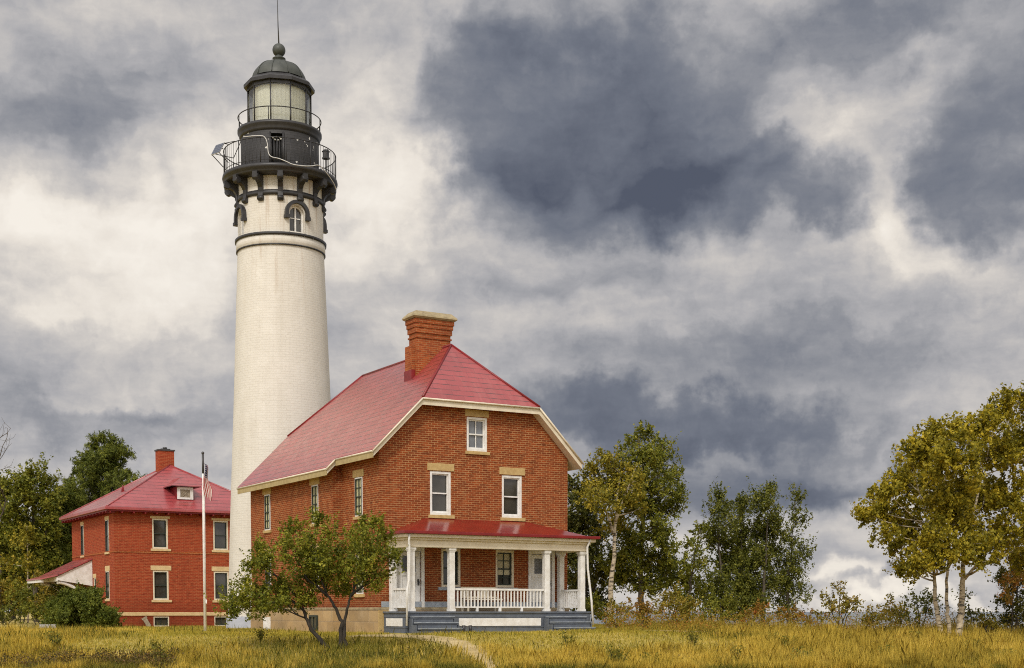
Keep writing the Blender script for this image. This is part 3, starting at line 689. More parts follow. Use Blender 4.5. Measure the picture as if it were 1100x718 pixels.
    for sx in (-.72, .66):
        for sy in (-.24, .19):
            b = MB(); b.box((sx, sy, .005), (sx+.06, sy+.06, .42)); b.build('leg', M['cream'], t)
    return T
keepers_house()

# ------------------------------------------------------------------ second brick house
def quarters():
    zb = -.14
    T = thing('brick_house', 'square two storey red brick house with pink red hipped roof behind the flagpole', 'house', (Q0.x, Q0.y, 0), TH)
    W, L = 9.2, 9.85; ft, st = front_tf(0), side_tf(0); ze = 6.42
    fa = [(2.16, 3.06), (5.72, 6.62)]
    hf = [(a, c, 4.36, 6.05) for a, c in fa] + [(a, c, 1.46, 3.12) for a, c in fa] + [(a, c, -.06, .52) for a, c in fa]
    b = MB(); wall_sheet(b, ft, 0, W, -.6, lambda x: ze, [], hf)
    hs = [(-7.5, -6.82, 4.16, 5.98), (-1.78, -1.02, 4.16, 5.98), (-1.88, -1.1, 1.5, 3.08), (-4.69, -4.1, 2.1, 2.75)]
    wall_sheet(b, st, -L, 0, -.6, lambda x: ze, [], hs)
    b.face([(W, 0, -.6), (W, L, -.6), (W, L, ze), (W, 0, ze)]); b.face([(W, L, -.6), (0, L, -.6), (0, L, ze), (W, L, ze)])
    b.build('wall', M['brick_quarters'], T)
    b = MB(); b.box((-.05, -.05, .56), (W+.05, 0.0, .76)); b.box((-.05, 0.0, .56), (-.002, L, .76)); b.build('water_table', M['cream_band'], T, .01)
    b = MB(); b.box((-.03, -.03, 4.1), (W+.03, -.002, 4.2)); b.box((-.03, -.002, 4.1), (-.002, L, 4.2)); b.build('belt_course', M['brick_chimney'], T)
    o = .5
    V = [(-o, -o, 6.55), (W+o, -o, 6.55), (W+o, L+o, 6.55), (-o, L+o, 6.55), (4.6, 4.55, 9.5), (4.6, 5.3, 9.5)]
    Fc = [(0, 1, 4), (1, 2, 5, 4), (2, 3, 5), (3, 0, 4, 5)]
    b = MB(); b.slab(V, Fc, 0.06, 0); rf = b.build('roof', M['roof_quarters'], T)
    b = MB(); e = o+.12                              # deep boxed gutter round the eave
    b.box((-e, -e, 6.44), (W+e, -o+.02, 6.6)); b.box((-e, -o+.02, 6.44), (-o+.02, L+e, 6.6)); b.box((W+o-.02, -o+.02, 6.44), (W+e, L+e, 6.6)); b.build('gutter', M['roof_quarters'], rf, .02)
    b = MB(); b.box((-o, -o, 6.36), (W+o, L+o, 6.44)); b.build('soffit', M['red_trim'], rf)
    n = 16
    for k in range(n):
        x = -.3+k*(W+.6)/(n-1); y = -.3+k*(L+.6)/(n-1)
        b = MB(); b.box((x-.04, -o-.02, 6.27), (x+.04, -.005, 6.358)); b.build('rafter_end', M['red_trim'], rf)
        b = MB(); b.box((-o-.02, y-.04, 6.27), (-.005, y+.04, 6.358)); b.build('rafter_end', M['red_trim'], rf)
    b = MB()
    for i, j in ((0, 4), (1, 4), (2, 5), (3, 5), (4, 5)): b.tube([Vector(V[i])+Vector((0, 0, .06)), Vector(V[j])+Vector((0, 0, .06))], .06, 6)
    b.build('ridge_cap', M['roof_quarters'], rf)
    b = MB(); b.box((3.95, 4.6, 9.0), (4.9, 5.25, 10.42)); ch = b.build('chimney', M['brick_quarters'], rf)
    b = MB(); b.box((3.9, 4.55, 10.42), (4.95, 5.3, 10.5)); b.box((4.15, 4.7, 10.5), (4.7, 5.1, 10.56)); b.build('chimney_cap', M['metal_dark'], ch)
    b = MB(); b.tube([(4.43, 4.9, 10.56), (4.43, 4.9, 10.66)], .13, 10); b.build('flue', M['metal_dark'], ch)
    # dormer: louvred box under a little hipped roof
    x0, x1, y0 = 3.76, 4.74, .5; zr = lambda y: 6.61+(y+.5)*.584
    b = MB(); b.box((x0, y0, zr(y0)-.25), (x1, 2.55, 7.95)); dm = b.build('dormer', M['red_trim'], rf)
    b = MB(); b.slab([(x0-.38, y0-.25, 7.95), (x1+.38, y0-.25, 7.95), (x1+.38, 2.9, 7.95), (x0-.38, 2.9, 7.95), (4.25, 1.3, 8.5), (4.25, 3.2, 8.5)], [(0, 1, 4), (1, 2, 5, 4), (2, 3, 5), (3, 0, 4, 5)], .05, 0); b.build('dormer_roof', M['roof_quarters'], rf)
    b = MB(); b.box((x0+.02, y0-.04, 7.24), (x1-.02, y0-.002, 7.35)); b.box((x0+.02, y0-.04, 7.8), (x1-.02, y0-.002, 7.93)); b.box((x0+.02, y0-.04, 7.35), (x0+.2, y0-.002, 7.8)); b.box((x1-.2, y0-.04, 7.35), (x1-.02, y0-.002, 7.8))
    b.build('louvre_frame', M['white'], rf)
    b = MB()
    for k in range(5):
        x = x0+.2+k*.15; b.prism([(x-.2, 7.35), (x-.17, 7.35), (x+.28, 7.8), (x+.25, 7.8)] if 0 <= k < 3 else [(x-.05, 7.35), (x-.02, 7.35), (x-.02, 7.8), (x-.05, 7.8)], (y0-.03, y0-.012))
    b.box((x0+.2, y0-.008, 7.35), (x1-.2, y0-.003, 7.8))
    b.build('louvre', M['wood_old'], rf)
    b = MB(); c = (1.6, 4.0); zz = 6.61+(1.6+.5)*.584; b.prism([(c[0]-.1, zz-.1), (c[0]+.1, zz-.05), (c[0]+.02, zz+.38)], (c[1]-.1, c[1]+.1)); b.build('roof_vent', M['red_trim'], rf)
    # windows
    cb = M['cream_band']
    for a, c in fa:
        window(T, ft, a, c, 4.36, 6.05, frame=M['cream'], sash=M['dark_green'], pane=M['glass'], lintel=(a-.1, c+.12, 6.06, 6.2), sill=(a-.1, c+.15, 4.22, 4.355), stonem=cb)
        window(T, ft, a, c, 1.46, 3.12, frame=M['cream'], sash=M['dark_green'], pane=M['glass'], lintel=(a-.12, c+.16, 3.13, 3.4), sill=(a-.1, c+.16, 1.32, 1.455), stonem=cb)
        window(T, ft, a, c, -.06, .52, frame=M['cream'], sash=M['dark_green'], pane=M['glass'], mid=False, muntins=(1, 1), sill=(a-.05, c+.1, -.16, -.065), stonem=cb, fw=.06)
    for s0, s1, z0, z1 in hs[:2]: window(T, st, s0, s1, z0, z1, thin=True, inset=.03, frame=M['cream'], sash=M['dark_green'], lintel=(s0-.05, s1+.05, z1+.01, z1+.2), sill=(s0-.06, s1+.06, z0-.12, z0-.005), stonem=cb)
    s0, s1, z0, z1 = hs[2]; window(T, st, s0, s1, z0, z1, thin=True, inset=.03, frame=M['cream'], sash=M['dark_green'], lintel=(s0-.05, s1+.1, z1+.01, z1+.3), sill=(s0-.06, s1+.06, z0-.12, z0-.005), stonem=cb)
    s0, s1, z0, z1 = hs[3]; window(T, st, s0, s1, z0, z1, frame=M['cream'], sash=M['dark_green'], mid=False, lintel=(s0-.05, s1+.05, z1+.01, z1+.25), sill=(s0-.06, s1+.06, z0-.1, z0-.005), stonem=cb, fw=.06)
    # entry hood on the side wall with curved brackets
    b0, b1, out = 4.94, 9.7, 2.05
    b = MB(); b.slab([(-out, b0-.1, 2.86), (0, b0-.1, 3.86), (0, b1, 3.86), (-out, b1, 2.86), (-out-.75, b0+.9, 2.66), (-out-.75, b1, 2.66)], [(0, 1, 2, 3), (0, 3, 5, 4)], .07, 0); cr = b.build('entry_hood', M['roof_quarters'], T)
    b = MB(); b.prism([(-out+.05, 2.62), (0-.003, 2.3), (-.003, 3.82), (-out+.05, 2.84)], (b0, b0+.08)); b.prism([(-out+.05, 2.62), (-.003, 2.3), (-.003, 3.82), (-out+.05, 2.84)], (b1-.2, b1-.12))
    b.box((-out-.7, b0+.95, 2.5), (-out-.55, b1-.05, 2.65)); b.box((-out+.0, b0+.002, 2.55), (-out+.06, b1-.1, 2.8)); b.build('hood_gable', M['white'], cr)
    for y in (b0+.1, b1-.35):
        b = MB(); pts = []
        for k in range(13): t = k/12; pts.append((-out+.05+(out-.1)*t, y+.08, 2.5-1.25*t*t))
        b.tube(pts, .1, 8); b.build('hood_bracket', M['white'], cr)
    b = MB(); b.box((-.06, 6.4, .1), (-.002, 7.5, 2.25)); b.build('door', M['dark_green'], T)
    return T
quarters()

# ------------------------------------------------------------------ lighthouse
def lighthouse():
    tx, ty, z0 = -10.77, 66.0, -.12
    T = thing('lighthouse', 'tall white brick lighthouse tower with black gallery and domed lantern', 'lighthouse', (tx, ty, 0), math.atan2(10.75, 66))
    P = lambda r, deg, z: (r*math.sin(R(deg)), -r*math.cos(R(deg)), z)
    N = 96
    prof = [(2.64, .55)]+[(2.64-.14*t**.8 if False else 2.63+(2.5-2.63)*t, .55+(4.62-.55)*t) for t in (.25, .5, .75, 1)]
    for t in np.linspace(0, 1, 8)[1:]: prof.append((2.5+(2.26-2.5)*t, 4.62+(10.27-4.62)*t))
    for t in np.linspace(0, 1, 8)[1:]: prof.append((2.26+(1.99-2.26)*t, 10.27+(17.42-10.27)*t))
    b = MB(); b.lathe(prof, N, uvr=2.2); sh = b.build('shaft', M['white_brick'], T)
    b = MB(); b.lathe([(2.74, -.5), (2.72, .5), (2.63, .58)], N); pb = b.build('plinth', plain('plinth_paint', (.36, .37, .40), (.28, .29, .33), 2, .7, .1), T)
    b = MB(); b.lathe([(1.99, 17.38), (2.05, 17.42), (2.05, 17.82), (1.9, 17.86)], N, uvr=2.2); b.build('collar', M['white_brick'], T)
    b = MB(); b.lathe([(1.95, 17.41), (2.06, 17.41), (2.06, 17.36), (1.99, 17.36)], N); b.lathe([(1.9, 17.79), (2.1, 17.80), (2.11, 17.92), (1.9, 17.96)], N); b.build('collar_ring', M['black'], T)
    # upper drum with four arched window recesses
    wins = (22, 112, 202, -68); hw_ = .36; zs, zsp = 17.98, 18.82        # sill, springing
    b = MB(); n = 288; r = 1.965
    zlev = [17.9, 18.0, 18.2, 18.4, 18.6, 18.7, 18.8, 18.88, 18.96, 19.04, 19.12, 19.18, 19.25, 19.6, 20.0, 20.46]
    def inwin(deg, z):
        for w_ in wins:
            d = (deg-w_+180) % 360-180; s = R(d)*r
            if abs(s) < hw_ and (z < zsp or s*s+(z-zsp)**2 < hw_**2) and z > 17.95: return True
        return False
    for i in range(len(zlev)-1):
        for k in range(n):
            d0, d1 = 360*k/n, 360*(k+1)/n
            if inwin((d0+d1)/2, (zlev[i]+zlev[i+1])/2): continue
            b.face([P(r, d0, zlev[i]), P(r, d1, zlev[i]), P(r, d1, zlev[i+1]), P(r, d0, zlev[i+1])], True, [(R(d)*2.2, z) for d, z in ((d0, zlev[i]), (d1, zlev[i]), (d1, zlev[i+1]), (d0, zlev[i+1]))])
    b.build('upper_drum', M['white_brick'], T)
    for w_ in wins:
        def tf(s, o, z, w_=w_):
            ax = Vector((math.sin(R(w_)), -math.cos(R(w_)), 0)); tn = Vector((math.cos(R(w_)), math.sin(R(w_)), 0))
            return tuple(ax*(r+o)+tn*s+Vector((0, 0, z)))
        arc = lambda rad, m=14: [(rad*math.cos(math.pi*k/m), zsp+rad*math.sin(math.pi*k/m)) for k in range(m+1)]
        def arch_ring(bb, ra, rb, o0, o1, legs):
            pa, pb_ = [(ra, legs)]+arc(ra)+[(-ra, legs)], [(rb, legs)]+arc(rb)+[(-rb, legs)]
            for i in range(len(pa)-1):
                q = [pa[i], pa[i+1], pb_[i+1], pb_[i]]
                bb.prism(q, (o0, o1), tf)
        b = MB(); arch_ring(b, .29, .37, -.3, -.18, zs); b.box((-.29, -.3, zs), (.29, -.18, zs+.08), tf); b.box((-.035, -.29, zs+.08), (.035, -.2, zsp+.28), tf)
        wf = b.build('arched_window', M['white'], T)
        b = MB(); poly = [(.29, zs+.05)]+arc(.29)+[(-.29, zs+.05)]; b.prism(poly, (-.29, -.27), tf); b.build('pane', M['glass'], wf)
        b = MB(); b.box((-.25, -.265, zsp-.2), (.25, -.235, zsp-.16), tf); b.build('sash', M['white'], wf)
        b = MB(); arch_ring(b, .36, .40, -.34, -.02, zs); b.build('reveal', M['white_brick'], wf)
        b = MB(); arch_ring(b, .43, .58, -.08, .11, zsp-.12)
        for s in (-.505, .505): b.box((s-.11, -.08, zsp-.27), (s+.11, .14, zsp-.122), tf)
        b.build('hood_mould', M['black'], wf)
    b = MB(); b.lathe([(1.9, 19.57), (2.03, 19.58), (2.03, 19.80), (1.9, 19.81)], N); b.build('belt', M['black'], T)
    # scrolled brackets under the gallery
    for k in range(14):
        dg = 360/14*k
        def tf(s, o, z, dg=dg):
            ax = Vector((math.sin(R(dg)), -math.cos(R(dg)), 0)); tn = Vector((math.cos(R(dg)), math.sin(R(dg)), 0))
            return tuple(ax*(1.94+o)+tn*s+Vector((0, 0, z)))
        t2 = lambda x, y, z: tf(y, x, z)
        poly = [(0, 19.32), (.12, 19.32), (.17, 19.42), (.13, 19.56), (.10, 19.72), (.13, 19.9), (.24, 20.06), (.42, 20.15), (.55, 20.13), (.66, 20.2), (.68, 20.46), (0, 20.46)]
        b = MB(); b.prism(poly, (-.115, .115), t2)
        b.tube([t2(.10, -.14, 19.44), t2(.10, .14, 19.44)], .10, 10); b.tube([t2(.53, -.14, 20.26), t2(.53, .14, 20.26)], .14, 10)
        b.build('bracket', M['black'], T)
    b = MB(); b.lathe([(1.8, 20.44), (2.50, 20.44), (2.55, 20.5), (2.55, 20.58), (2.63, 20.62), (2.65, 20.70), (2.63, 20.80), (1.7, 20.82)], N); b.build('gallery_deck', M['black'], T)
    def railing(r_, z_a, z_b, nb, nposts, rails, name, a0=0, a1=360):
        b = MB()
        for z, rr in rails: b.tube([P(r_, a0+(a1-a0)*k/96, z) for k in range(97)], rr, 6)
        for k in range(nb): dg = a0+(a1-a0)*(k+.5)/nb; b.tube([P(r_, dg, z_a), P(r_, dg, z_b)], .009 if nposts else .02, 5)
        for k in range(nposts): dg = 360*k/nposts+6; b.tube([P(r_, dg, z_a), P(r_, dg, z_b+.04)], .024, 6)
        return b.build(name, M['black'], T)
    railing(2.57, 20.8, 21.9, 84, 14, [(21.92, .022), (20.95, .015)], 'gallery_railing')
    # watch room with its doorway
    b = MB(); d0, d1 = -14, 5; b.lathe([(1.79, 20.8), (1.79, 22.6)], 90, ph0=R(d1), a0=0, a1=R(360-(d1-d0)), uvr=1.79)
    b.lathe([(1.79, 22.35), (1.79, 22.6)], 6, ph0=R(d0), a0=0, a1=R(d1-d0), uvr=1.79); b.build('watch_room', M['chipped_black'], T)
    b = MB(); b.lathe([(1.5, 20.82), (1.5, 22.4)], 8, ph0=R(d0-3), a0=0, a1=R(d1-d0+6))
    for dg in (d0, d1): b.face([P(1.79, dg, 20.8), P(1.45, dg, 20.8), P(1.45, dg, 22.4), P(1.79, dg, 22.4)])
    wd = b.build('doorway', plain('dark_void', (.006, .006, .006), None, 3, .9), T)
    b = MB()
    for k in range(5): dg = d0+2+(d1-d0-4)*k/4; b.tube([P(1.76, dg, 20.84), P(1.76, dg, 22.1)], .018, 5)
    for dg in (d0, d1): b.tube([P(1.8, dg, 20.8), P(1.8, dg, 22.4)], .05, 6)
    b.build('door_grille', M['black'], wd)
    b = MB()
    for k, (dg, zz) in enumerate(((-11, 22.2), (-8, 22.12), (-6, 22.24), (-3, 22.1), (0, 22.22), (2, 22.15))): q = P(1.6, dg, zz); b.sphere(q, .05, 6, 5, (1, 1, .7))
    b.build('door_light', M['curtain'], wd)
    b = MB(); b.lathe([(1.7, 22.5), (1.82, 22.52), (1.86, 22.62), (1.86, 22.74), (1.93, 22.8), (1.93, 22.92), (1.3, 22.95)], N); b.build('cornice', M['black'], T)
    railing(1.9, 22.92, 23.5, 12, 0, [(23.5, .024)], 'lantern_railing')
    # lantern
    V10 = [-15.8+36*k for k in range(10)]; rl = 1.44
    b = MB(); b.lathe([(rl+.03, 22.92), (rl+.03, 23.05), (rl-.1, 23.05)], 10, ph0=R(-15.8), smooth=False); b.lathe([(rl-.1, 24.72), (rl+.03, 24.72), (rl+.03, 24.84)], 10, ph0=R(-15.8), smooth=False)
    for d in V10: b.tube([P(rl, d, 22.95), P(rl, d, 24.84)], .035, 6)
    ln = b.build('lantern_frame', M['black'], T)
    b = MB()
    for d in V10: b.face([P(rl-.02, d, 23.05), P(rl-.02, d+36, 23.05), P(rl-.02, d+36, 24.72), P(rl-.02, d, 24.72)])
    b.build('lantern_pane', M['lantern_glass'], ln)
    b = MB(); n = 120
    for k in range(n):
        d0_, d1_ = 360*k/n, 360*(k+1)/n; q = lambda d: 1.2+.012*math.sin(R(d)*40)
        b.face([P(q(d0_), d0_, 23.0), P(q(d1_), d1_, 23.0), P(q(d1_), d1_, 24.74), P(q(d0_), d0_, 24.74)], True)
    b.build('curtain', M['curtain'], ln)
    b = MB(); b.lathe([(1.35, 24.86), (1.62, 24.86), (1.63, 25.0), (1.56, 25.06), (1.24, 25.26)], 10, ph0=R(-15.8), smooth=False); b.lathe([(.1, 24.83), (1.4, 24.83)], 10, ph0=R(-15.8), smooth=False); rfm = b.build('lantern_eave', M['black'], T)
    b = MB(); pr = []
    for k in range(15): a = R(3+79*k/14); pr.append((1.18*math.cos(a)**.9+.04, 25.24+.9*math.sin(a)))
    b.lathe(pr, 30, ph0=R(-15.8))
    for d in V10: b.tube([P(rr+.01, d, z) for rr, z in pr], .022, 5)
    b.lathe([(.42, 26.02), (.36, 26.12), (.24, 26.16), (.2, 26.22), (.3, 26.27), (.3, 26.31), (.18, 26.34), (.17, 26.42)], 24)
    dm = b.build('dome', M['dome'], T)
    b = MB(); b.sphere((0, 0, 26.68), .30, 24, 16); b.build('vent_ball', M['dome'], T)
    b = MB(); b.tube([(0, 0, 26.9), (-.03, 0, 27.8), (-.06, 0, 29.4)], [.035, .025, .012], 6); b.build('lightning_rod', M['metal_dark'], T)
    # things mounted on the gallery
    def gal(name, label, cat): return thing(name, label, cat, (tx, ty, 0), math.atan2(10.75, 66))
    t = gal('solar_panel', 'small tilted solar panel on an outrigger frame of the tower gallery', 'solar panel')
    cx = Vector(P(2.95, -70, 21.75)); rad = Vector(P(1, -70, 0)); rad2 = Vector(P(1, -48, 0)).normalized(); tn = Vector((0, 0, 1)).cross(rad2).normalized()
    upv = (Vector((0, 0, 1))*.86-rad2*.5).normalized(); nr = tn.cross(upv).normalized()
    if nr.dot(rad2) < 0: nr = -nr
    tf = lambda s, o, z: tuple(cx+tn*s+nr*o+upv*z)
    b = MB(); b.box((-.3, .0, -.3), (.3, .03, .3), tf); b.build('frame', plain('alu', (.5, .5, .5), None, 4, .35, metal=.8), t)
    b = MB(); b.face([tf(-.27, .034, -.27), tf(.27, .034, -.27), tf(.27, .034, .27), tf(-.27, .034, .27)]); b.build('panel', M['solar_cell'], t)
    b = MB(); A = Vector(P(2.62, -62, 21.92)); A2 = Vector(P(2.62, -78, 21.92)); Bm = Vector(P(2.62, -62, 21.1)); B2 = Vector(P(2.62, -78, 21.1))
    for q, z in ((A, .28), (A2, .28), (Bm, -.28), (B2, -.28)): b.tube([q, cx+upv*z+tn*(.25 if q in (A, Bm) else -.25)], .02, 6)
    b.tube([Vector(P(2.62, -50, 21.92)), cx+upv*.3], .018, 6); b.tube([Vector(P(2.62, -40, 21.92)), Vector(P(2.62, -52, 21.2))], .018, 6); b.tube([Vector(P(2.62, -52, 21.2)), cx-upv*.3], .018, 6)
    b.build('bracket_frame', M['black'], t)
    t = gal('beacon_lamp', 'small dark beacon lamp on a post behind the gallery railing', 'lamp')
    q = Vector(P(2.4, 60, 0)); b = MB(); b.tube([q+Vector((0, 0, 20.82)), q+Vector((0, 0, 21.5))], .035, 6); b.build('post', M['black'], t)
    b = MB(); b.tube([q+Vector((0, 0, z)) for z in (21.5, 21.55, 21.56, 21.8, 21.82, 21.9)], [.18, .18, .15, .15, .19, .12], 10, smooth=False); b.build('lamp_head', M['metal_dark'], t)
    pts = [P(2.64, -37, 22.0), P(2.65, -19, 21.96), P(2.66, -14, 21.85), P(2.66, -12, 21.6), P(2.66, -11, 21.2), P(2.67, -8, 21.02), P(2.70, -1, 20.94), P(2.73, 6, 20.82), P(2.75, 12, 20.72), P(2.75, 22, 20.72), P(2.73, 31, 20.8), P(2.71, 40, 20.92), P(2.71, 50, 20.72), P(2.74, 62, 20.4), P(2.7, 70, 20.25), P(2.74, 76, 20.5)]
    sm = []
    for i in range(len(pts)-1):
        p0, p1, p2, p3 = (Vector(pts[max(i-1, 0)]), Vector(pts[i]), Vector(pts[i+1]), Vector(pts[min(i+2, len(pts)-1)]))
        for k in range(6):
            t_ = k/6; sm.append(.5*((2*p1)+(p2-p0)*t_+(2*p0-5*p1+4*p2-p3)*t_*t_+(3*p1-p0-3*p2+p3)*t_**3))
    b = MB(); b.tube(sm, .018, 6); o = b.build('cable', plain('cable_white', (.62, .61, .58), None, 4, .5), None); o.location = (tx, ty, 0); o.rotation_euler = (0, 0, math.atan2(10.75, 66))
    tag(o, 'loose pale grey cable draped over the gallery railing of the tower', 'cable')
lighthouse()

# ------------------------------------------------------------------ flagpole
def flag():
    x, y = float(at(220.5, 680, 55).x), 55.0; z = gz(x, y)
    T = thing('flagpole', 'tall thin white flagpole standing in the grass before the red brick house', 'flagpole', (x, y, z))
    b = MB(); b.tube([(0, 0, -.3), (0, 0, 4.4), (0, 0, 6.95-z)], [.062, .052, .034], 10); b.build('pole', M['white'], T)
    b = MB(); b.tube([(0, 0, 6.2-z), (.0, 0, 6.96-z)], .042, 8); b.sphere((0, 0, 7.0-z), .06, 10, 8); b.build('finial', M['metal_dark'], T)
    b = MB(); b.tube([(.05, -.03, 1.2), (.06, -.03, 6.6-z)], .008, 4); b.box((.04, -.05, 1.15), (.09, .0, 1.3)); b.build('halyard', M['white'], T)
    ns, nt = 30, 26; b = MB(); grid = []
    for j in range(nt+1):
        row = []
        for i in range(ns+1):
            s, t = i/ns, j/nt                    # the cloth hangs limp: its fly runs down the pole, its hoist is gathered sideways
            k = max(0, 1-s/.5)                   # near the hoist the lower stripes fold away behind the canton
            f = t/.56 if t < .56 else 1-(t-.56)/.44*.6
            e = k*f+(1-k)*t
            px = .05+(.14+.16*min(1, s*1.6))*e+.035*math.sin(s*7+e*3)
            py = -.06-.09*math.sin(e*7+s*2)+(.10*k if t > .56 else 0)
            pz = 6.66-z-1.32*s-.30*e*(1-.3*s)-.03*math.sin(e*9)
            row.append((px, py, pz))
        grid.append(row)
    for j in range(nt):
        for i in range(ns):
            b.face([grid[j][i], grid[j][i+1], grid[j+1][i+1], grid[j+1][i]], True, [(i/ns, j/nt), ((i+1)/ns, j/nt), ((i+1)/ns, (j+1)/nt), (i/ns, (j+1)/nt)])
    f = b.build('flag', M['flag_cloth'], None); f.location = (x, y, z)
    tag(f, 'limp flag with red and white stripes and starred blue canton hanging from the pole', 'flag')
flag()

# ------------------------------------------------------------------ paths and small ground things
path_uv = [(380, 47.3), (420, 47.0), (458, 46.2), (486, 44.9), (502, 43.4), (512, 42.0), (518, 40.4), (524, 38.6), (528, 36.0), (526, 32)]
path_xy = [(float(ray(u, 700)[0])*y, y) for u, y in path_uv]
ribbon('footpath', path_xy, 1.0, M['sand'], nseg=60)
ribbon('concrete_walk', [(at(-60, 679, 66).x, 67.5), (at(60, 679, 66).x, 67.2), (at(114, 680, 66).x, 66.6), (at(160, 683, 60).x, 61)], .8, M['concrete'], .05)
ribbon('mown_track', [(at(640, 680, 52).x, 53.5), (at(700, 681, 52).x, 53.2), (at(800, 680, 52).x, 53.4)], .6, M['sand'], .09)
x, y = float(at(44, 678, 67).x), 68.0
T = thing('concrete_steps', 'two pale concrete steps in the grass beside the round bush', 'steps', (x, y, gz(x, y)), .5)
b = MB(); b.box((-.35, -.3, -.2), (.35, .3, .3)); b.build('upper_step', M['concrete'], T, .02)
b = MB(); b.box((-.75, -.3, -.2), (-.352, .3, .15)); b.build('lower_step', M['concrete'], T, .02)
x, y = hw(Q0, 1.85, -.32); b = MB(); b.box((-.12, -.03, -.25), (.12, .03, .62)); b.box((-.16, -.04, .55), (.16, .04, .66))
o = b.build('leaning_board', M['wood_old'], None, .01); o.location = (x, y, gz(x, y)); o.rotation_euler = (R(-8), R(-28), TH)
tag(o, 'grey weathered board leaning by the basement window of the red brick house', 'board')
x, y = hw(H0, 2.1, -2.75); T = thing('rubber_boots', 'pair of dark boots left on the grass beside the porch steps', 'boots', (x, y, gz(x, y)), TH)
for s in (-.13, .13):
    b = MB(); b.tube([(s, .06, 0), (s, .06, .12), (s, .07, .26)], [.06, .055, .065], 8); b.tube([(s, .08, .045), (s, -.06, .045), (s, -.14, .035)], [.055, .05, .03], 8); b.build('boot', M['black'], T)

# ------------------------------------------------------------------ trees
def leaves(centers, size, rng, up=.5, aspect=.62, out_from=None, needle=False):
    n = len(centers); nrm = rng.normal(size=(n, 3)); nrm[:, 2] += up
    if out_from is not None:
        o = centers-out_from; o /= (np.linalg.norm(o, axis=1, keepdims=True)+1e-6); nrm += o*.6
    nrm /= np.linalg.norm(nrm, axis=1, keepdims=True)
    t = rng.normal(size=(n, 3)); t[:, 2] -= .25; t -= nrm*(t*nrm).sum(1, keepdims=True); t /= np.linalg.norm(t, axis=1, keepdims=True)
    s = np.cross(nrm, t); L = size*rng.uniform(.6, 1.35, (n, 1)); W_ = L*aspect*.5
    fold = nrm*L*.12
    return np.stack([centers-t*L*.5, centers+s*W_+fold-t*L*.06, centers+t*L*.5, centers-s*W_+fold-t*L*.06], 1)
def bez(p0, p1, bend, n=6):
    p0, p1 = np.asarray(p0, float), np.asarray(p1, float); m = (p0+p1)/2+bend
    return [tuple((1-t)**2*p0+2*t*(1-t)*m+t*t*p1) for t in np.linspace(0, 1, n)]
DENS, PER_K = 1.75, 1.95        # foliage density: clusters per lobe, leaves per cluster
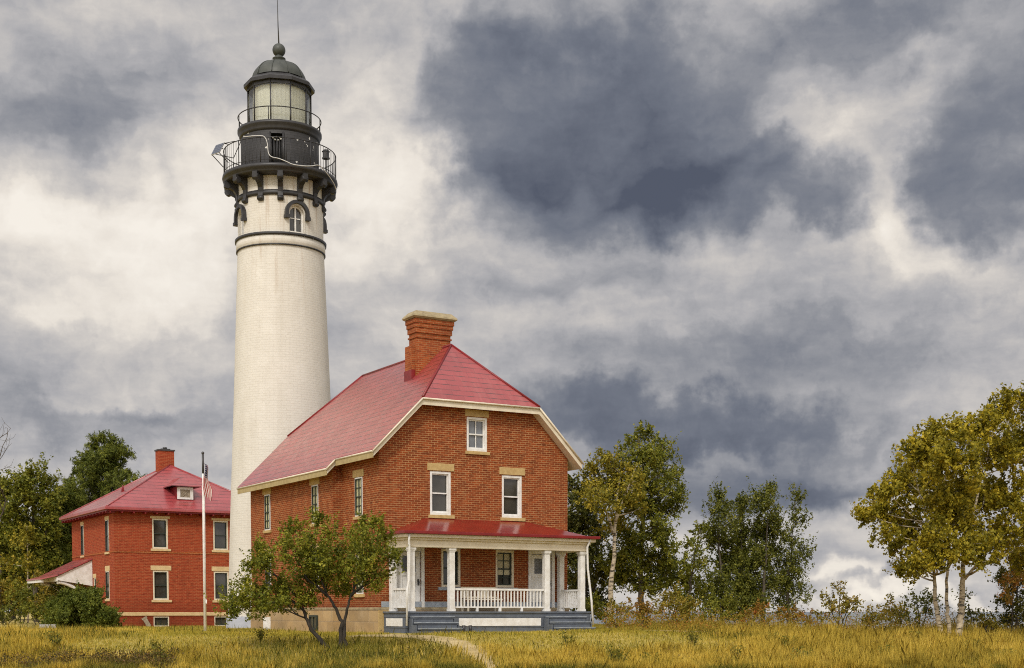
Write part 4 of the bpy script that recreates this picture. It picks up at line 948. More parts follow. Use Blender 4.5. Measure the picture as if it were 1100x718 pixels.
def tree(name, label, cat, base, trunks, lobes, leafm, barkm, leaf=.11, per=70, cr=.34, seed=0, group=None, up=.5, aspect=.62, limb=.05, shell=.55, sub=9, needle=False, shoot=.7, slen=1.5):
    """base world point; trunks: list of (list of world points, r0, r1); lobes: (centre, (rx, ry, rz), n clusters). Limbs run from the trunk to each lobe,
    twigs from the limbs to every leaf cluster, leaves scatter round the twig ends."""
    rng = np.random.default_rng(seed); base = np.asarray(base, float)
    T = thing(name, label, cat, tuple(base), 0, group)
    b = MB(); TP = []
    for pts, r0, r1 in trunks:
        P_ = [Vector(p)-Vector(base) for p in pts]
        fine_ = []
        for i in range(len(P_)-1):
            for k in range(5):
                q = P_[i].lerp(P_[i+1], k/5); q = q+Vector(rng.normal(size=3)*.012*(1+r0*4)); fine_.append(q)
        fine_.append(P_[-1]); fine_[0] = P_[0]
        m = len(fine_); rad = [.012+(r0-.012)*(1-i/(m-1))**1.05*(1.25 if i == 0 else 1) for i in range(m)]
        b.tube(fine_, rad, 9); TP += [(np.array(q), rr) for q, rr in zip(fine_, rad)]
    tp = np.array([q for q, _ in TP]); tr = np.array([rr for _, rr in TP])
    L_ = []; per = per*PER_K
    for c, rr, n in lobes:
        n = max(3, int(n*DENS))
        c = np.asarray(c, float)-base; rr = np.asarray(rr, float)
        # attach the limb where the trunk is lower than the lobe
        score = np.linalg.norm(tp-c, axis=1)+1.2*np.maximum(0, tp[:, 2]-(c[2]-.25*np.linalg.norm((tp-c)[:, :2], axis=1)))
        i = int(np.argmin(score)); ln = np.linalg.norm(tp[i]-c)
        r_l = max(.012, min(tr[i]*.7, limb*.75*(1+ln*.12)))
        path = bez(tp[i], c+np.array([0, 0, rr[2]*.3]), np.array([*rng.normal(size=2)*.12*ln, -.10*ln]), 7)
        b.tube(path, [r_l+(.35*r_l-r_l)*k/6 for k in range(7)], 6)
        pp = np.array(path)
        d = rng.normal(size=(n, 3)); d /= np.linalg.norm(d, axis=1, keepdims=True)
        cl = c+d*rr*(rng.uniform(0, 1, (n, 1))**shell)
        for q in cl:
            j = int(np.argmin(np.linalg.norm(pp-q, axis=1)+.6*np.maximum(0, pp[:, 2]-q[2]))); j = max(1, j)
            tw = bez(pp[j], q, rng.normal(size=3)*.12*np.linalg.norm(pp[j]-q), 4)
            b.tube(tw, [r_l*.32, r_l*.24, r_l*.16, r_l*.08], 4, cap=False)
            k = max(6, int(per*rng.uniform(.55, 1.45))); s = cr*rng.uniform(.6, 1.3)
            # each cluster is a handful of leafy shoots reaching up and outwards
            m = max(2, int(sub*.8*rng.uniform(.6, 1.3))); sc = q+rng.normal(size=(m, 3))*s*np.array([.55, .55, .42])
            od = (q-c)/(np.linalg.norm(q-c)+1e-6)
            dr = od*.7+rng.normal(size=(m, 3))*.55+np.array([0, 0, shoot]); dr /= np.linalg.norm(dr, axis=1, keepdims=True)
            ln_ = s*slen*rng.uniform(.5, 1.3, m)
            idx = rng.integers(0, m, k); u_ = rng.random(k)
            L_.append(sc[idx]+dr[idx]*((u_-.35)*ln_[idx])[:, None]+rng.normal(size=(k, 3))*(s*.17*(1.15-.7*u_))[:, None])
    b.build('trunk', barkm, T)
    P_ = np.concatenate(L_); cen = P_.mean(0)
    Q = leaves(P_, leaf, rng, up, aspect, cen, needle)
    bigmesh('crown', Q, 4, leafm, T)
    return T
def LB(Y, items, dy=1.5, dens=1.0, seed=1, px0=None):
    """lobes from (u, v, ru, rv[, n]) at depth Y, with depth jitter"""
    rng = np.random.default_rng(seed); out = []; s = Y/F
    for it in items:
        u, v, ru, rv = it[:4]; y = Y+rng.uniform(-dy, dy); p = at(u, v, y)
        n = int((it[4] if len(it) > 4 else max(3, ru*rv*s*s*16))*dens)
        out.append(((p.x, p.y, p.z), (ru*s, (ru+rv)*.5*s, rv*s), n))
    return out
def TR(Y, pts): return [at(u, v, Y+(d[0] if d else 0)) for u, v, *d in pts]
def base_of(u, Y): x = float(at(u, 680, Y).x); return (x, Y, gz(x, Y))

# the apple tree in front of the houses
Y = 43.0; bp = base_of(364, Y); B_ = Vector(bp)
ap = [(TR(Y, [(358, 704), (347, 690), (335, 677), (328, 660), (320, 643), (300, 622), (285, 605)]), .085, .03),
      (TR(Y, [(366, 706), (365, 690), (367, 668), (360, 654), (352, 640), (342, 615), (335, 590)]), .085, .03),
      (TR(Y, [(368, 706), (371, 692), (369, 676), (372, 655), (377, 640), (387, 618), (396, 595)]), .075, .03),
      (TR(Y, [(326, 655), (308, 642), (290, 640), (268, 640)]), .05, .02), (TR(Y, [(352, 640), (330, 622), (318, 600)]), .045, .02), (TR(Y, [(377, 640), (400, 622), (418, 605)]), .045, .015)]
tree('apple_tree', 'small crooked apple tree with leaning dark trunks in front of the brick house', 'tree', bp, ap,
     LB(Y, [(318, 598, 24, 24), (330, 580, 18, 18), (345, 600, 26, 26), (362, 592, 22, 22), (385, 592, 22, 24), (402, 605, 20, 20), (388, 572, 14, 12), (352, 572, 14, 12), (318, 568, 9, 8),
            (412, 590, 14, 12), (424, 600, 10, 10), (275, 640, 20, 16), (300, 628, 24, 18), (325, 630, 24, 18), (352, 628, 24, 18), (380, 625, 22, 16), (402, 625, 16, 12), (255, 650, 14, 9), (264, 628, 10, 8),
            (285, 612, 14, 12), (292, 650, 18, 9), (310, 652, 16, 7), (245, 658, 8, 6), (272, 606, 5, 6), (278, 592, 5, 8), (340, 560, 6, 6), (400, 562, 6, 6), (415, 575, 6, 5), (290, 596, 8, 10)], 1.3, 1.3, 3)+LB(42.4, [(300, 642, 18, 12), (275, 652, 16, 9), (330, 645, 16, 8), (395, 612, 20, 16), (352, 612, 24, 18), (262, 645, 12, 10)], .5, 1.5, 4),
     M['leaf_apple'], M['bark_dark'], leaf=.085, per=62, cr=.25, shoot=1.0, slen=2.0, seed=5, limb=.035, aspect=.6)

# big birch clump at the open meadow
Y = 47.0; bp = base_of(1020, Y)
bt = [(TR(Y, [(1012, 684), (1007, 660), (1004, 630), (1003, 600), (996, 560), (985, 520)]), .095, .04),
      (TR(Y, [(1020, 684), (1017, 655), (1017, 625), (1020, 590), (1018, 545), (1015, 500)]), .075, .035),
      (TR(Y, [(1030, 684), (1033, 655), (1034, 625), (1035, 595), (1043, 560), (1055, 510), (1065, 470)]), .125, .045),
      (TR(Y, [(1036, 622), (1050, 606), (1070, 603), (1090, 590)]), .06, .03)]
tree('birch_tree', 'large birch with three pale trunks and olive gold leaves in the open meadow', 'tree', bp, bt,
     LB(Y, [(940, 548, 16, 10), (958, 552, 20, 18), (972, 520, 24, 24), (985, 490, 22, 20), (1005, 470, 22, 18), (1000, 520, 28, 26), (1025, 495, 28, 28), (1018, 550, 32, 26), (985, 570, 24, 22), (965, 590, 15, 14),
            (1000, 592, 22, 18), (1045, 470, 22, 18), (1062, 450, 18, 16), (1080, 435, 18, 16), (1100, 430, 18, 16), (1070, 490, 28, 28), (1055, 535, 30, 28), (1090, 480, 26, 30), (1090, 540, 28, 30), (1075, 580, 26, 20),
            (1040, 590, 24, 18), (1115, 560, 26, 34), (1125, 490, 28, 34), (1030, 460, 14, 12), (950, 530, 14, 12), (1105, 600, 20, 14), (990, 612, 10, 8), (972, 610, 8, 7), (1140, 530, 20, 30), (955, 575, 10, 10), (930, 552, 6, 5)], 2.6, 1.6, 7)+LB(45.6, [(1005, 575, 22, 16), (1030, 560, 26, 20), (1020, 600, 20, 12), (1050, 580, 22, 18), (1010, 540, 24, 20), (990, 600, 14, 10), (1035, 525, 26, 20), (1060, 605, 18, 8)], 1.0, 1.3, 8),
     M['leaf_birch'], M['bark_birch'], leaf=.105, per=66, cr=.30, seed=11, limb=.055, aspect=.7, up=.4)
Y = 51; bp = base_of(1092, Y)
tree('maple_tree', 'young dark maple with a few red leaves beside the birch', 'tree', bp, [(TR(Y, [(1092, 690), (1092, 650), (1094, 605)]), .07, .02), (TR(Y, [(1110, 690), (1115, 640), (1112, 600)]), .07, .02)],
     LB(Y, [(1080, 625, 12, 14), (1092, 605, 12, 14), (1088, 650, 18, 18), (1105, 630, 18, 24), (1080, 668, 12, 10), (1100, 670, 18, 10), (1125, 640, 18, 30)], 1, 1.3, 9), M['leaf_dark'], M['bark_dark'], leaf=.10, per=60, cr=.3, seed=12)
tree('maple_sapling', 'sapling with orange red leaves between the birch and the dark maple', 'tree', base_of(1086, 49.5), [(TR(49.5, [(1086, 690), (1088, 640), (1090, 600)]), .035, .012)],
     LB(49.5, [(1092, 600, 8, 7, 5), (1085, 625, 8, 8, 4), (1096, 618, 6, 10, 4), (1080, 640, 6, 6, 3)], .5, 1, 10), M['leaf_red'], M['bark_dark'], leaf=.09, per=26, cr=.25, seed=13)

# the group behind the porch
Y = 66; bp = base_of(656, Y)
tree('birch_tree', 'slender birch with a white trunk and yellowing crown behind the porch', 'tree', bp,
     [(TR(Y, [(655, 680), (656, 640), (659, 600), (661, 560), (664, 530), (666, 508)]), .16, .03), (TR(Y, [(660, 575), (652, 552), (643, 530)]), .08, .03), (TR(Y, [(661, 560), (672, 530), (684, 500)]), .07, .03)],
     LB(Y, [(640, 515, 16, 16), (652, 495, 14, 12), (664, 512, 18, 18), (645, 540, 18, 14), (668, 540, 18, 16), (655, 525, 18, 14), (634, 528, 10, 10), (680, 522, 12, 14), (660, 562, 18, 10), (690, 548, 10, 8)], 1.5, 1.25, 21),
     M['leaf_yellow'], M['bark_birch'], leaf=.13, per=52, cr=.38, seed=22, limb=.05)
Y = 69; bp = base_of(690, Y)
tree('aspen_tree', 'tall green aspen with a ragged pointed top behind the yellowing birch', 'tree', bp,
     [(TR(Y, [(690, 680), (688, 620), (690, 560), (692, 510), (686, 470)]), .17, .04), (TR(Y, [(690, 560), (705, 520), (712, 480)]), .09, .03)],
     LB(Y, [(684, 472, 12, 10), (695, 466, 8, 8), (678, 488, 14, 12), (698, 490, 16, 16), (710, 478, 9, 12), (718, 505, 14, 16), (700, 520, 20, 16), (722, 530, 12, 14), (684, 515, 16, 14), (712, 548, 16, 12), (690, 545, 18, 14),
            (730, 545, 6, 8), (700, 572, 22, 14), (672, 575, 20, 14), (715, 595, 16, 16), (686, 600, 22, 18), (700, 625, 24, 16), (668, 618, 20, 18), (660, 600, 14, 14), (720, 620, 14, 18)], 2.2, 1.2, 23),
     M['leaf_green'], M['bark_grey'], leaf=.13, per=58, cr=.40, seed=24, shoot=1.0, slen=1.9)
Y = 72; bp = base_of(628, Y)
tree('maple_tree', 'dark bushy maple filling the gap between the porch and the birch trunk', 'tree', bp, [(TR(Y, [(628, 680), (629, 620), (630, 550)]), .15, .04), (TR(Y, [(628, 660), (645, 610), (648, 570)]), .1, .03)],
     LB(Y, [(620, 525, 14, 14), (628, 550, 18, 18), (615, 560, 16, 20), (640, 575, 18, 16), (625, 590, 20, 20), (645, 610, 16, 18), (622, 625, 20, 20), (640, 645, 18, 16), (605, 600, 16, 24)], 1.8, 1.1, 25),
     M['leaf_dark'], M['bark_dark'], leaf=.14, per=62, cr=.42, seed=26)
Y = 67; bp = base_of(742, Y)
tree('aspen_tree', 'short leaning young aspen between the tall aspen and the poplars', 'tree', bp, [(TR(Y, [(738, 680), (740, 640), (746, 600), (752, 568)]), .08, .02)],
     LB(Y, [(752, 572, 6, 10), (745, 590, 12, 12), (736, 604, 12, 10), (750, 610, 10, 12), (738, 626, 16, 14), (752, 640, 12, 14), (728, 645, 14, 12), (742, 660, 14, 8)], 1.2, 1.0, 27), M['leaf_green'], M['bark_grey'], leaf=.125, per=52, cr=.34, seed=28)
# four poplars
pop = [(776, [(771, 543, 7, 12), (772, 533, 4, 8, 4), (780, 558, 13, 14), (764, 570, 9, 14), (772, 582, 15, 16), (782, 604, 18, 18), (772, 628, 18, 18), (782, 650, 18, 14), (762, 645, 10, 10)], 'poplar nearest the tall aspen with a blunt upright plume'),
       (797, [(797, 550, 7, 11), (798, 541, 4, 8, 4), (792, 570, 14, 16), (806, 575, 10, 14), (799, 594, 14, 16), (796, 618, 18, 20), (802, 642, 18, 18), (792, 655, 14, 10)], 'second poplar of the clump with a low narrow plume'),
       (820, [(825, 540, 6, 11), (827, 531, 4, 8, 4), (815, 537, 4, 7, 3), (816, 546, 8, 12), (832, 560, 10, 14), (820, 564, 12, 14), (826, 584, 14, 16), (816, 602, 18, 18), (826, 628, 18, 20), (814, 650, 16, 14)], 'tallest poplar of the clump with a forked plume'),
       (846, [(853, 543, 6, 11), (856, 534, 4, 8, 4), (858, 560, 9, 12), (862, 595, 8, 12), (848, 576, 11, 14), (854, 598, 12, 14), (844, 610, 16, 16), (850, 630, 18, 16), (858, 618, 8, 10), (842, 648, 18, 12), (862, 640, 7, 8)], 'thin poplar of the clump leaning towards the lake')]
for k, (u, lb, lab) in enumerate(pop):
    Y = 72+(k % 2)*1.5; top = lb[0]
    tree('poplar_tree', lab, 'tree', base_of(u, Y), [(TR(Y, [(u+(2 if k % 2 else -1), 684), (u, 640), ((u+top[0])/2, 600), (top[0], top[1]+4)]), .13, .025)], LB(Y, lb, 1.2, [1.35, 1.4, 1.4, .95][k], 30+k),
         M['leaf_poplar'], M['bark_grey'], leaf=.12, per=54, cr=.36, shoot=1.5, slen=2.0, seed=40+k, group='poplars by the lake')
# shrubs along the crest
def shrub(label, u, Y, lobes, m, leaf=.10, per=34, cr=.26, seed=0, dens=1.2, name='shrub', group='shrubs along the meadow edge', stems=3):
    rng = np.random.default_rng(seed); bp = base_of(u, Y); tr_ = []
    for k in range(stems):
        l = lobes[k % len(lobes)]; tr_.append(([Vector(bp)+Vector((rng.normal()*.1, 0, -.1)), at((u+l[0])/2+rng.normal()*1.5, (l[1]+675)/2, Y), at(l[0], l[1], Y)], .03, .008))
    return tree(name, label, 'shrub', bp, tr_, LB(Y, lobes, .6, dens, seed), m, M['bark_dark'], leaf=leaf, per=per, cr=cr, seed=seed+500, group=group, limb=.016)
shrub('sparse sapling shrub with reddish tips standing alone between poplars and birch', 903, 57, [(903, 632, 6, 8, 5), (890, 645, 8, 8, 6), (912, 645, 8, 8, 6), (918, 652, 7, 10, 6), (900, 655, 11, 10, 9), (886, 660, 8, 8, 5)], M['leaf_shrub'], seed=61, per=22, cr=.20, stems=6, dens=.75)
shrub('low green shrub just past the lone reddish sapling', 942, 56, [(938, 660, 9, 8), (950, 664, 9, 8), (928, 668, 8, 6)], M['leaf_shrub'], seed=62)
shrub('rounded yellow green shrub at the foot of the birch crown', 965, 54, [(962, 652, 10, 10), (972, 658, 11, 12), (955, 666, 10, 8)], M['leaf_shrub'], seed=63)
shrub('leafy grey green shrub close behind the birch trunks', 990, 52, [(985, 648, 9, 10), (996, 655, 10, 14), (980, 664, 10, 10), (1000, 640, 7, 9)], M['leaf_poplar'], seed=64, per=26)
shrub('thin shrub showing between the birch trunks and the dark maple', 1046, 53, [(1040, 650, 8, 12), (1050, 660, 8, 10), (1036, 666, 9, 8)], M['leaf_poplar'], seed=65, per=22)
shrub('tiny light green bush in the grass under the birch', 1061, 48.5, [(1061, 672, 6, 5, 5), (1068, 676, 5, 4, 4)], M['leaf_shrub'], seed=66, per=40, cr=.15)
shrub('green bush beside the porch steps under the trees', 632, 61, [(628, 650, 11, 12), (640, 655, 11, 12), (622, 664, 10, 8)], M['leaf_green'], seed=67, per=44)
shrub('olive bush at the foot of the white birch trunk', 660, 62, [(652, 658, 10, 10), (666, 655, 12, 12), (660, 668, 14, 6)], M['leaf_shrub'], seed=68, per=44)
shrub('rust tinged bush under the tall aspen', 692, 61, [(686, 648, 10, 12), (698, 655, 12, 12), (690, 664, 12, 8)], M['leaf_red'], seed=69, per=36)
shrub('large yellow green bush between aspen and poplars', 722, 60, [(712, 650, 12, 14), (726, 645, 12, 16), (738, 656, 12, 12), (722, 664, 16, 8)], M['leaf_shrub'], seed=70, per=46)
shrub('green bush at the foot of the first poplar', 768, 60, [(760, 655, 12, 12), (774, 652, 12, 14), (785, 662, 10, 8)], M['leaf_green'], seed=71, per=46)
shrub('russet bush in front of the poplars', 806, 60, [(800, 662, 11, 8), (814, 658, 11, 10), (826, 665, 9, 7)], M['leaf_red'], seed=72, per=32)
shrub('small orange bush at the lake end of the poplars', 850, 59, [(845, 662, 10, 8), (858, 664, 9, 7), (870, 668, 8, 5)], M['leaf_red'], seed=73, per=26)

# wood at the far side of the red brick house
def pine(name, label, u, Y, v_top, v_bot, rmax, seed, r0):
    """white pine: whorls of near level boughs round a straight stem, each bough a flat spray of needle tufts"""
    rng = np.random.default_rng(seed); bp = base_of(u, Y); x0 = float(at(u, 600, Y).x); zt, zb_ = at(u, v_top, Y).z, at(u, v_bot, Y).z
    lb = []; z = zt-.2; k = 0
    while z > zb_:
        h = (zt-z)/(zt-zb_); r_ = rmax*(.16+.84*min(1, h*2.1)**.8)*rng.uniform(.75, 1.12)
        nb = 3 if h < .06 else 6
        for q in range(nb):
            a = 2*math.pi*(q+rng.uniform(-.3, .3))/nb+k*.9; rr = r_*rng.uniform(.5, 1.15)
            for t in ((.9,) if h < .06 else (.45, .9)): lb.append(((x0+math.cos(a)*rr*t, Y+math.sin(a)*rr*t, z+.22*rr*t), (.26*rr+.2, .26*rr+.2, .14+.04*rr), 4))
        z -= rng.uniform(.8, 1.15)*(.65+.5*h); k += 1
    return tree(name, label, 'tree', bp, [([Vector(bp), Vector((x0, Y, zb_)), Vector((x0, Y, zt))], r0, .05)], lb, M['needle_pine'], M['bark_dark'], leaf=.34, per=44, cr=.36, seed=seed, aspect=.14, up=.5, limb=.06, sub=6, shoot=1.3, slen=1.7)
pine('pine_tree', 'tall dark pine rising behind the roof of the red brick house', 114, 104, 472, 655, 4.0, 81, .3)
pine('pine_tree', 'younger dark pine between the leafy trees and the brick house', 73, 99, 528, 660, 2.1, 82, .2)
Y = 96
tree('oak_tree', 'broad green leafy tree nearest the dark pines', 'tree', base_of(40, Y), [(TR(Y, [(40, 690), (38, 620), (36, 560), (34, 515)]), .24, .05), (TR(Y, [(38, 620), (50, 570), (54, 540)]), .12, .04)],
     LB(Y, [(36, 512, 14, 10), (22, 522, 13, 10), (48, 522, 11, 10), (32, 535, 18, 12), (52, 542, 11, 12), (18, 548, 15, 12), (40, 562, 18, 14), (56, 565, 9, 12), (22, 575, 16, 14), (45, 590, 16, 14), (30, 605, 18, 14), (52, 610, 12, 14)], 2.5, 1.0, 83), M['leaf_green'], M['bark_grey'], leaf=.19, per=50, cr=.55, seed=84, limb=.07)
tree('oak_tree', 'green leafy tree cut by the picture edge beside the wood', 'tree', base_of(0, Y+2), [(TR(Y+2, [(0, 690), (0, 620), (-2, 540)]), .24, .05)],
     LB(Y+2, [(2, 528, 14, 12), (-14, 520, 16, 14), (-4, 550, 18, 14), (8, 570, 14, 14), (-12, 580, 18, 16), (4, 600, 16, 16), (-18, 550, 16, 16), (-6, 625, 20, 14)], 2.5, 1.0, 85), M['leaf_green'], M['bark_grey'], leaf=.19, per=50, cr=.55, seed=86, limb=.07)
tree('aspen_tree', 'slim tree with yellow leaves standing before the leafy green wood', 'tree', base_of(28, 92), [(TR(92, [(30, 690), (30, 620), (29, 565)]), .08, .03)],
     LB(92, [(28, 572, 9, 4, 6), (36, 580, 6, 5, 4), (20, 584, 6, 5, 4), (8, 606, 9, 6, 6), (32, 606, 9, 5, 5), (40, 625, 8, 6, 4), (18, 628, 9, 5, 5)], 1, .9, 87), M['leaf_yellow'], M['bark_birch'], leaf=.17, per=36, cr=.4, seed=88)
tree('maple_tree', 'dark tree in the depth of the wood behind the yellow leaved one', 'tree', base_of(14, 106), [(TR(106, [(14, 690), (14, 600), (16, 560)]), .2, .05)],
     LB(106, [(10, 580, 18, 16), (34, 590, 18, 16), (55, 600, 14, 18), (0, 610, 18, 18), (28, 620, 20, 16), (50, 635, 18, 14), (5, 640, 20, 14), (30, 648, 20, 10), (70, 650, 18, 12), (-15, 600, 16, 24)], 2, 1.0, 89), M['leaf_dark'], M['bark_dark'], leaf=.22, per=60, cr=.6, seed=90)
shr = [('yellowish bush at the meadow side of the wood', 4, [(0, 636, 14, 14), (12, 648, 12, 10), (-10, 650, 12, 10)], M['leaf_shrub']), ('green bush under the yellow leaved tree', 26, [(22, 636, 12, 12), (34, 646, 12, 10), (24, 656, 12, 7)], M['leaf_green']),
       ('tall olive bush between the wood and the round yew', 50, [(46, 622, 10, 12), (54, 636, 12, 12), (44, 648, 12, 10), (58, 655, 10, 8)], M['leaf_shrub'])]
shr += [('low yellow green bush at the picture edge before the wood', 6, [(2, 658, 14, 8), (16, 662, 10, 6), (-8, 660, 10, 8)], M['leaf_poplar']), ('dense green bush between the olive bush and the concrete steps', 40, [(32, 655, 10, 9), (42, 660, 10, 7), (50, 662, 8, 6)], M['leaf_green']),
        ('dark bush half hidden behind the round yew', 64, [(62, 640, 10, 12), (70, 650, 10, 12), (58, 660, 10, 8)], M['leaf_dark'])]
for k, (lab, u, lb, m) in enumerate(shr): shrub(lab, u, 90-k*1.5, lb, m, leaf=.16, per=46, cr=.42, seed=91+k, dens=.6, group='bushes at the edge of the wood')
# round yew beside the house
Y = 73; rng = np.random.default_rng(4)
yl = []
for k in range(60):
    a = rng.uniform(0, math.pi); q = rng.uniform(.55, .95); yl.append((86+q*38*math.cos(a)*(.85+.15*rng.random()), 676-q*40*math.sin(a)**.9, 8, 6, 4))
yl += [(58, 668, 12, 8, 10), (74, 670, 14, 7, 10), (86, 671, 16, 7, 12), (100, 670, 14, 7, 10), (116, 668, 11, 8, 10), (70, 660, 16, 10, 8), (100, 660, 16, 10, 8), (86, 650, 16, 10, 8)]
tree('yew_bush', 'big rounded dark green yew bush at the corner of the red brick house', 'bush', base_of(86, Y), [(TR(Y, [(80, 684), (76, 668), (70, 655)]), .06, .02), (TR(Y, [(88, 684), (90, 665), (90, 648)]), .06, .02), (TR(Y, [(92, 684), (100, 668), (108, 658)]), .06, .02)],
     LB(Y, yl, 1.6, 1.0, 95), M['needle_yew'], M['bark_dark'], leaf=.13, per=85, cr=.27, seed=96, aspect=.35, up=.8, limb=.02)
# leafless tree reaching in from outside
Y = 84; bp = base_of(-15, Y); T = thing('bare_tree', 'leafless grey tree reaching in over the wood with thin twigs', 'tree', bp)
b = MB(); rng = np.random.default_rng(9)
def grow(p, d, ln, r_, lvl):
    pts = [p]
    for k in range(4):
        d = (d+Vector(rng.normal(size=3))*.14+Vector((0, 0, .05))).normalized(); p = p+d*ln/4; pts.append(p)
    b.tube(pts, [r_, r_*.9, r_*.8, r_*.7, r_*.6], 5, cap=False)
    if lvl:
        for k in range(4): grow(pts[1+k], (d+Vector(rng.normal(size=3))*.75).normalized(), ln*.62, r_*.5, lvl-1)
grow(Vector((0, 0, -.2)), Vector((.02, 0, 1)), 6.6, .13, 0); grow(Vector((.1, 0, 6.2)), Vector((.12, 0, 1)), 3.6, .08, 3); grow(Vector((.0, 0, 5.0)), Vector((.6, 0, .8)), 3.0, .06, 3)
b.build('trunk', M['bark_grey'], T)

# ------------------------------------------------------------------ grass
def vnoise(X, Y, s, seed):
    rng = np.random.default_rng(seed); g = rng.random((64, 64))
    x, y = X*s+100, Y*s+100; i, j = np.floor(x).astype(int), np.floor(y).astype(int); fx, fy = x-i, y-j
    fx, fy = fx*fx*(3-2*fx), fy*fy*(3-2*fy); G = lambda a, c: g[a % 64, c % 64]
    return (G(i, j)*(1-fx)+G(i+1, j)*fx)*(1-fy)+(G(i, j+1)*(1-fx)+G(i+1, j+1)*fx)*fy
def inside(O, X, Y, W, L, pad_f, pad):
    a = (X-O.x)*cT+(Y-O.y)*sT; c = -(X-O.x)*sT+(Y-O.y)*cT
    return (a > -pad-.4) & (a < W+pad) & (c > -pad_f) & (c < L+pad)
path_pts = np.array(path_xy)
def field(n, y0, y1, seed, margin=3.0, power=1.7):
    rng = np.random.default_rng(seed)
    Y_ = y0+(y1-y0)*rng.random(n)**power; X_ = (rng.random(n)*2-1)*(Y_*.385+margin)
    return X_, Y_, rng
def mask_common(X_, Y_):
    m = ~inside(H0, X_, Y_, 8, 12.2, 2.75, .15) & ~inside(Q0, X_, Y_, 9.2, 9.85, .1, .1)
    m &= (X_+10.77)**2+(Y_-66)**2 > 2.9**2
    yc = 80-27*sstep(8, 17, X_); m &= (Y_ < yc+8) | (X_ < -14)
    return m
def near_path(X_, Y_):
    d = np.full(len(X_), 9.0)
    for (ax, ay), (bx, by) in zip(path_pts[:-1], path_pts[1:]):
        t = np.clip(((X_-ax)*(bx-ax)+(Y_-ay)*(by-ay))/((bx-ax)**2+(by-ay)**2), 0, 1); d = np.minimum(d, np.hypot(X_-ax-t*(bx-ax), Y_-ay-t*(by-ay)))
    return d
def blades(name, X_, Y_, h, wdt, lean, m, rng, label):
    n = len(X_); Z_ = ground(X_, Y_)-.02; base = np.stack([X_, Y_, Z_], 1)
    a = rng.random(n)*2*math.pi; dirv = np.stack([np.cos(a), np.sin(a), np.zeros(n)], 1); a2 = a+math.pi/2+rng.normal(size=n)*.5
    sd_ = np.stack([np.cos(a2), np.sin(a2), np.zeros(n)], 1)*(wdt/2)[:, None]
    L1 = dirv*(h*lean*.3)[:, None]; L2 = dirv*(h*lean)[:, None]; up = np.array([0, 0, 1.])
    mid = base+L1+up*(h*.55)[:, None]; tip = base+L2+up*h[:, None]
    V = np.stack([base-sd_, base+sd_, mid+sd_*.8, tip+sd_*.12, tip-sd_*.12, mid-sd_*.8], 1)
    o = bigmesh(name, V, 6, m); kind(o, 'stuff'); o['label'] = label; return o
def lawn_amt(X_, Y_):
    """1 on the mown lawn round the houses, 0 in the rough meadow"""
    l = sstep(41.5, 44.2, Y_+.6*np.sin(X_*.9)+.3*np.sin(X_*2.3))*sstep(9, 5.0, X_)*(1-.6*sstep(-11, -16, X_)*sstep(60, 50, Y_))
    l = np.maximum(l, sstep(9, 6, np.abs(X_-3))*0)
    return l
# meadow: tall straw coloured
X_, Y_, rng = field(820000, 34.5, 84, 101, power=2.0)
lam = lawn_amt(X_, Y_); patch = vnoise(X_, Y_, .33, 1)*.6+vnoise(X_, Y_, .9, 2)*.4
tree_d = np.hypot((X_-B_.x-1.2)/4.2, (Y_-40.0)/5.5)
keep = mask_common(X_, Y_) & (rng.random(len(X_)) < 1-.97*lam) & (near_path(X_, Y_) > .62*rng.random(len(X_))**.7) & (rng.random(len(X_)) < np.clip(tree_d-.2, .12, 1)) & (rng.random(len(X_)) < .12+1.25*patch)
X_, Y_, patch, lam = X_[keep], Y_[keep], patch[keep], lam[keep]
tuft = vnoise(X_, Y_, 2.3, 31)
h = (.06+.30*patch**1.3+.55*np.clip(tuft-.5, 0, 1))*(1+.3*sstep(4, 10, X_))*rng.uniform(.45, 1.4, len(X_))*(1-.7*lam)
blades('meadow_grass', X_, Y_, h, .0085*rng.uniform(.6, 1.6, len(X_))*(1+(Y_-36)/40), rng.uniform(.03, .42, len(X_)), M['grass_gold'], rng, 'tall straw coloured meadow grass')
# green undergrowth in patches and below the apple tree
X_, Y_, rng = field(300000, 34.5, 80, 102, power=2.0)
patch = vnoise(X_, Y_, .28, 5)*.6+vnoise(X_, Y_, .8, 6)*.4; tree_d = np.hypot((X_-B_.x-1.2)/4.4, (Y_-40.0)/5.8); lam = lawn_amt(X_, Y_)
pr = np.clip((patch-.46)*4, .06, 1)*(1-.9*lam); pr = np.maximum(pr, np.clip(1.25-tree_d, 0, 1)*1.0); pr = np.maximum(pr, .55*sstep(-6, -12, X_)*sstep(40.5, 36.5, Y_)*.6)
keep = mask_common(X_, Y_) & (rng.random(len(X_)) < pr) & (near_path(X_, Y_) > .1+.4*rng.random(len(X_)))
X_, Y_ = X_[keep], Y_[keep]
blades('green_grass', X_, Y_, .26*rng.uniform(.4, 1.35, len(X_)), .011*rng.uniform(.6, 1.6, len(X_)), rng.uniform(.05, .5, len(X_)), M['grass_dark'], rng, 'dark green grass in patches and under the apple tree')
# mown lawn
X_, Y_, rng = field(420000, 40, 80, 103, power=1.6)
lam = lawn_amt(X_, Y_); keep = mask_common(X_, Y_) & (rng.random(len(X_)) < lam) & (near_path(X_, Y_) > .65*rng.random(len(X_))**.5)
X_, Y_ = X_[keep], Y_[keep]
blades('lawn_grass', X_, Y_, .075*rng.uniform(.5, 1.7, len(X_)), .013*rng.uniform(.7, 1.4, len(X_)), rng.uniform(.1, .7, len(X_)), M['grass_lawn'], rng, 'short yellow green lawn grass around the houses')
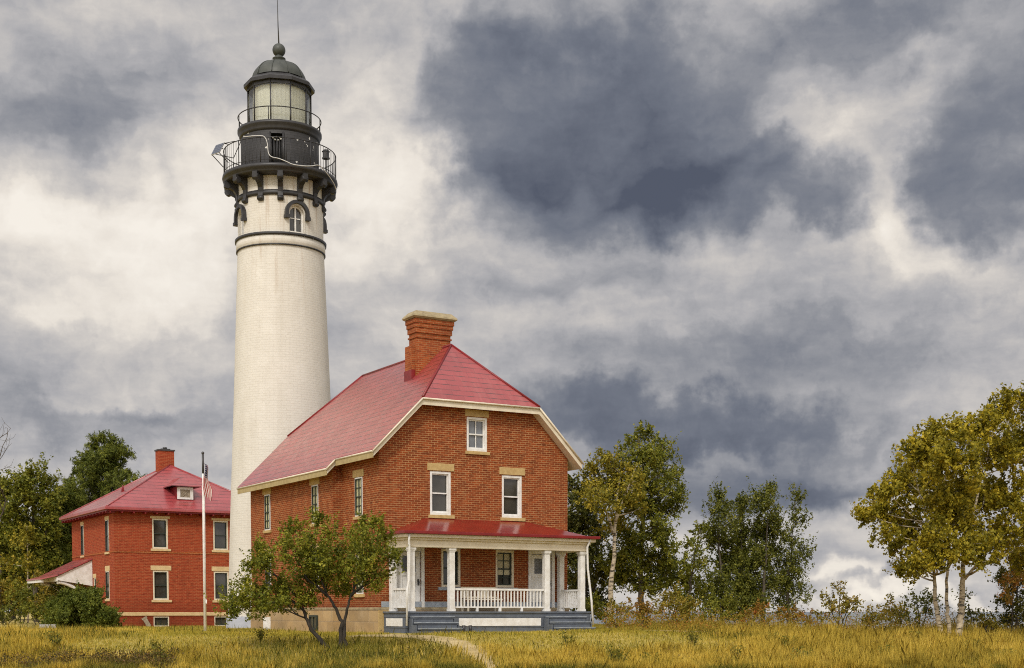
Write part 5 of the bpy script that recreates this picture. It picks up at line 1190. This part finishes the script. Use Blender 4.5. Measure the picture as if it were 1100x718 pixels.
# russet weeds: lower left corner and along the crest
def weeds(name, X_, Y_, rng, hh, m, label, per=26, leaf=.06):
    n = len(X_); Z_ = ground(X_, Y_); c = np.repeat(np.stack([X_, Y_, Z_], 1), per, 0); H = np.repeat(hh*rng.uniform(.5, 1.3, n), per)
    t = rng.random(n*per)**.7; c[:, 2] += t*H; c[:, :2] += rng.normal(size=(n*per, 2))*(.05+.16*t*H)[:, None]
    o = bigmesh(name, leaves(c, leaf, rng, .5, .5), 4, m); kind(o, 'stuff'); o['label'] = label
rng = np.random.default_rng(7)
u_ = rng.uniform(-40, 190, 420); Y_ = rng.uniform(35.0, 39.5, 420); X_ = np.array([float(ray(u, 700)[0])*y for u, y in zip(u_, Y_)])
k_ = vnoise(X_, Y_, .5, 9) > .38
weeds('russet_weeds', X_[k_], Y_[k_], rng, .42, M['weed'], 'russet weeds along the near edge of the meadow')
for nm, n, m, lab in (('crest_weeds', 420, 'leaf_shrub', 'tall olive weeds along the crest before the lake'), ('russet_stems', 260, 'leaf_red', 'russet weed stems along the crest before the lake'), ('dark_weeds', 520, 'weed', 'dark dry weeds scattered through the straw coloured meadow')):
    u_ = rng.uniform(650, 1110, n) if nm != 'dark_weeds' else rng.uniform(-20, 1120, n); Y_ = rng.uniform(48, 58, n) if nm != 'dark_weeds' else rng.uniform(37, 46, n)
    X_ = np.array([float(ray(u, 680)[0])*y for u, y in zip(u_, Y_)])
    if nm == 'dark_weeds':
        k_ = (vnoise(X_, Y_, .45, 44) > .5) & (near_path(X_, Y_) > .8); X_, Y_ = X_[k_], Y_[k_]
    weeds(nm, X_, Y_, rng, .85 if nm != 'dark_weeds' else .38, M[m], lab, 24 if nm != 'dark_weeds' else 16, .07 if nm != 'dark_weeds' else .045)
# single dark weed plants standing in the meadow: one built, the rest copied
spots = [(150, 40.5), (172, 38.2), (168, 41.5), (500, 38), (660, 39.5), (668, 39.2), (790, 41), (862, 38.5), (848, 42), (950, 40), (955, 43), (985, 44), (1045, 42), (830, 44.5), (610, 43), (745, 44), (1080, 40), (905, 36.5), (700, 37.2), (430, 38.0), (400, 36.8), (60, 43), (280, 44.5)]
spots = [(s, y) for s, y in spots]
rng = np.random.default_rng(17); proto = thing('weed_plant', 'x', 'weed', (0, 0, 0), 0, 'dark leafy weeds in the meadow')
b = MB(); L_ = []
for k in range(9):
    a = rng.uniform(0, 6.28); hgt = rng.uniform(.3, .62); tip = Vector((math.cos(a)*hgt*.45, math.sin(a)*hgt*.45, hgt)); b.tube(bez((0, 0, -.03), tip, np.array([0, 0, .05]), 5), [.008, .007, .006, .005, .003], 4, cap=False)
    for q in range(26): t = rng.uniform(.25, 1); L_.append(np.array(tip)*t+rng.normal(size=3)*.05)
b.build('stem', M['bark_dark'], proto); bigmesh('foliage', leaves(np.array(L_), .075, rng, .5, .5), 4, M['grass_dark'], proto)
where = ['dark weed tuft in the straw grass below the round yew', 'leafy weed near the edge of the russet weeds', 'weed sprouting beyond the russet weeds', 'small weed beside the sandy footpath']
for i, (u, y) in enumerate(spots):
    o = proto
    if i:
        o = proto.copy(); C.objects.link(o)
        for ch in proto.children: c = ch.copy(); C.objects.link(c); c.parent = o
    x = float(ray(u, 700)[0])*y; o.location = (x, y, gz(x, y)); o.rotation_euler = (0, 0, i*1.9); s = .75+.5*((i*37) % 10)/10; o.scale = (s, s, s)
    o['label'] = 'dark leafy weed plant standing up from the straw coloured meadow grass'
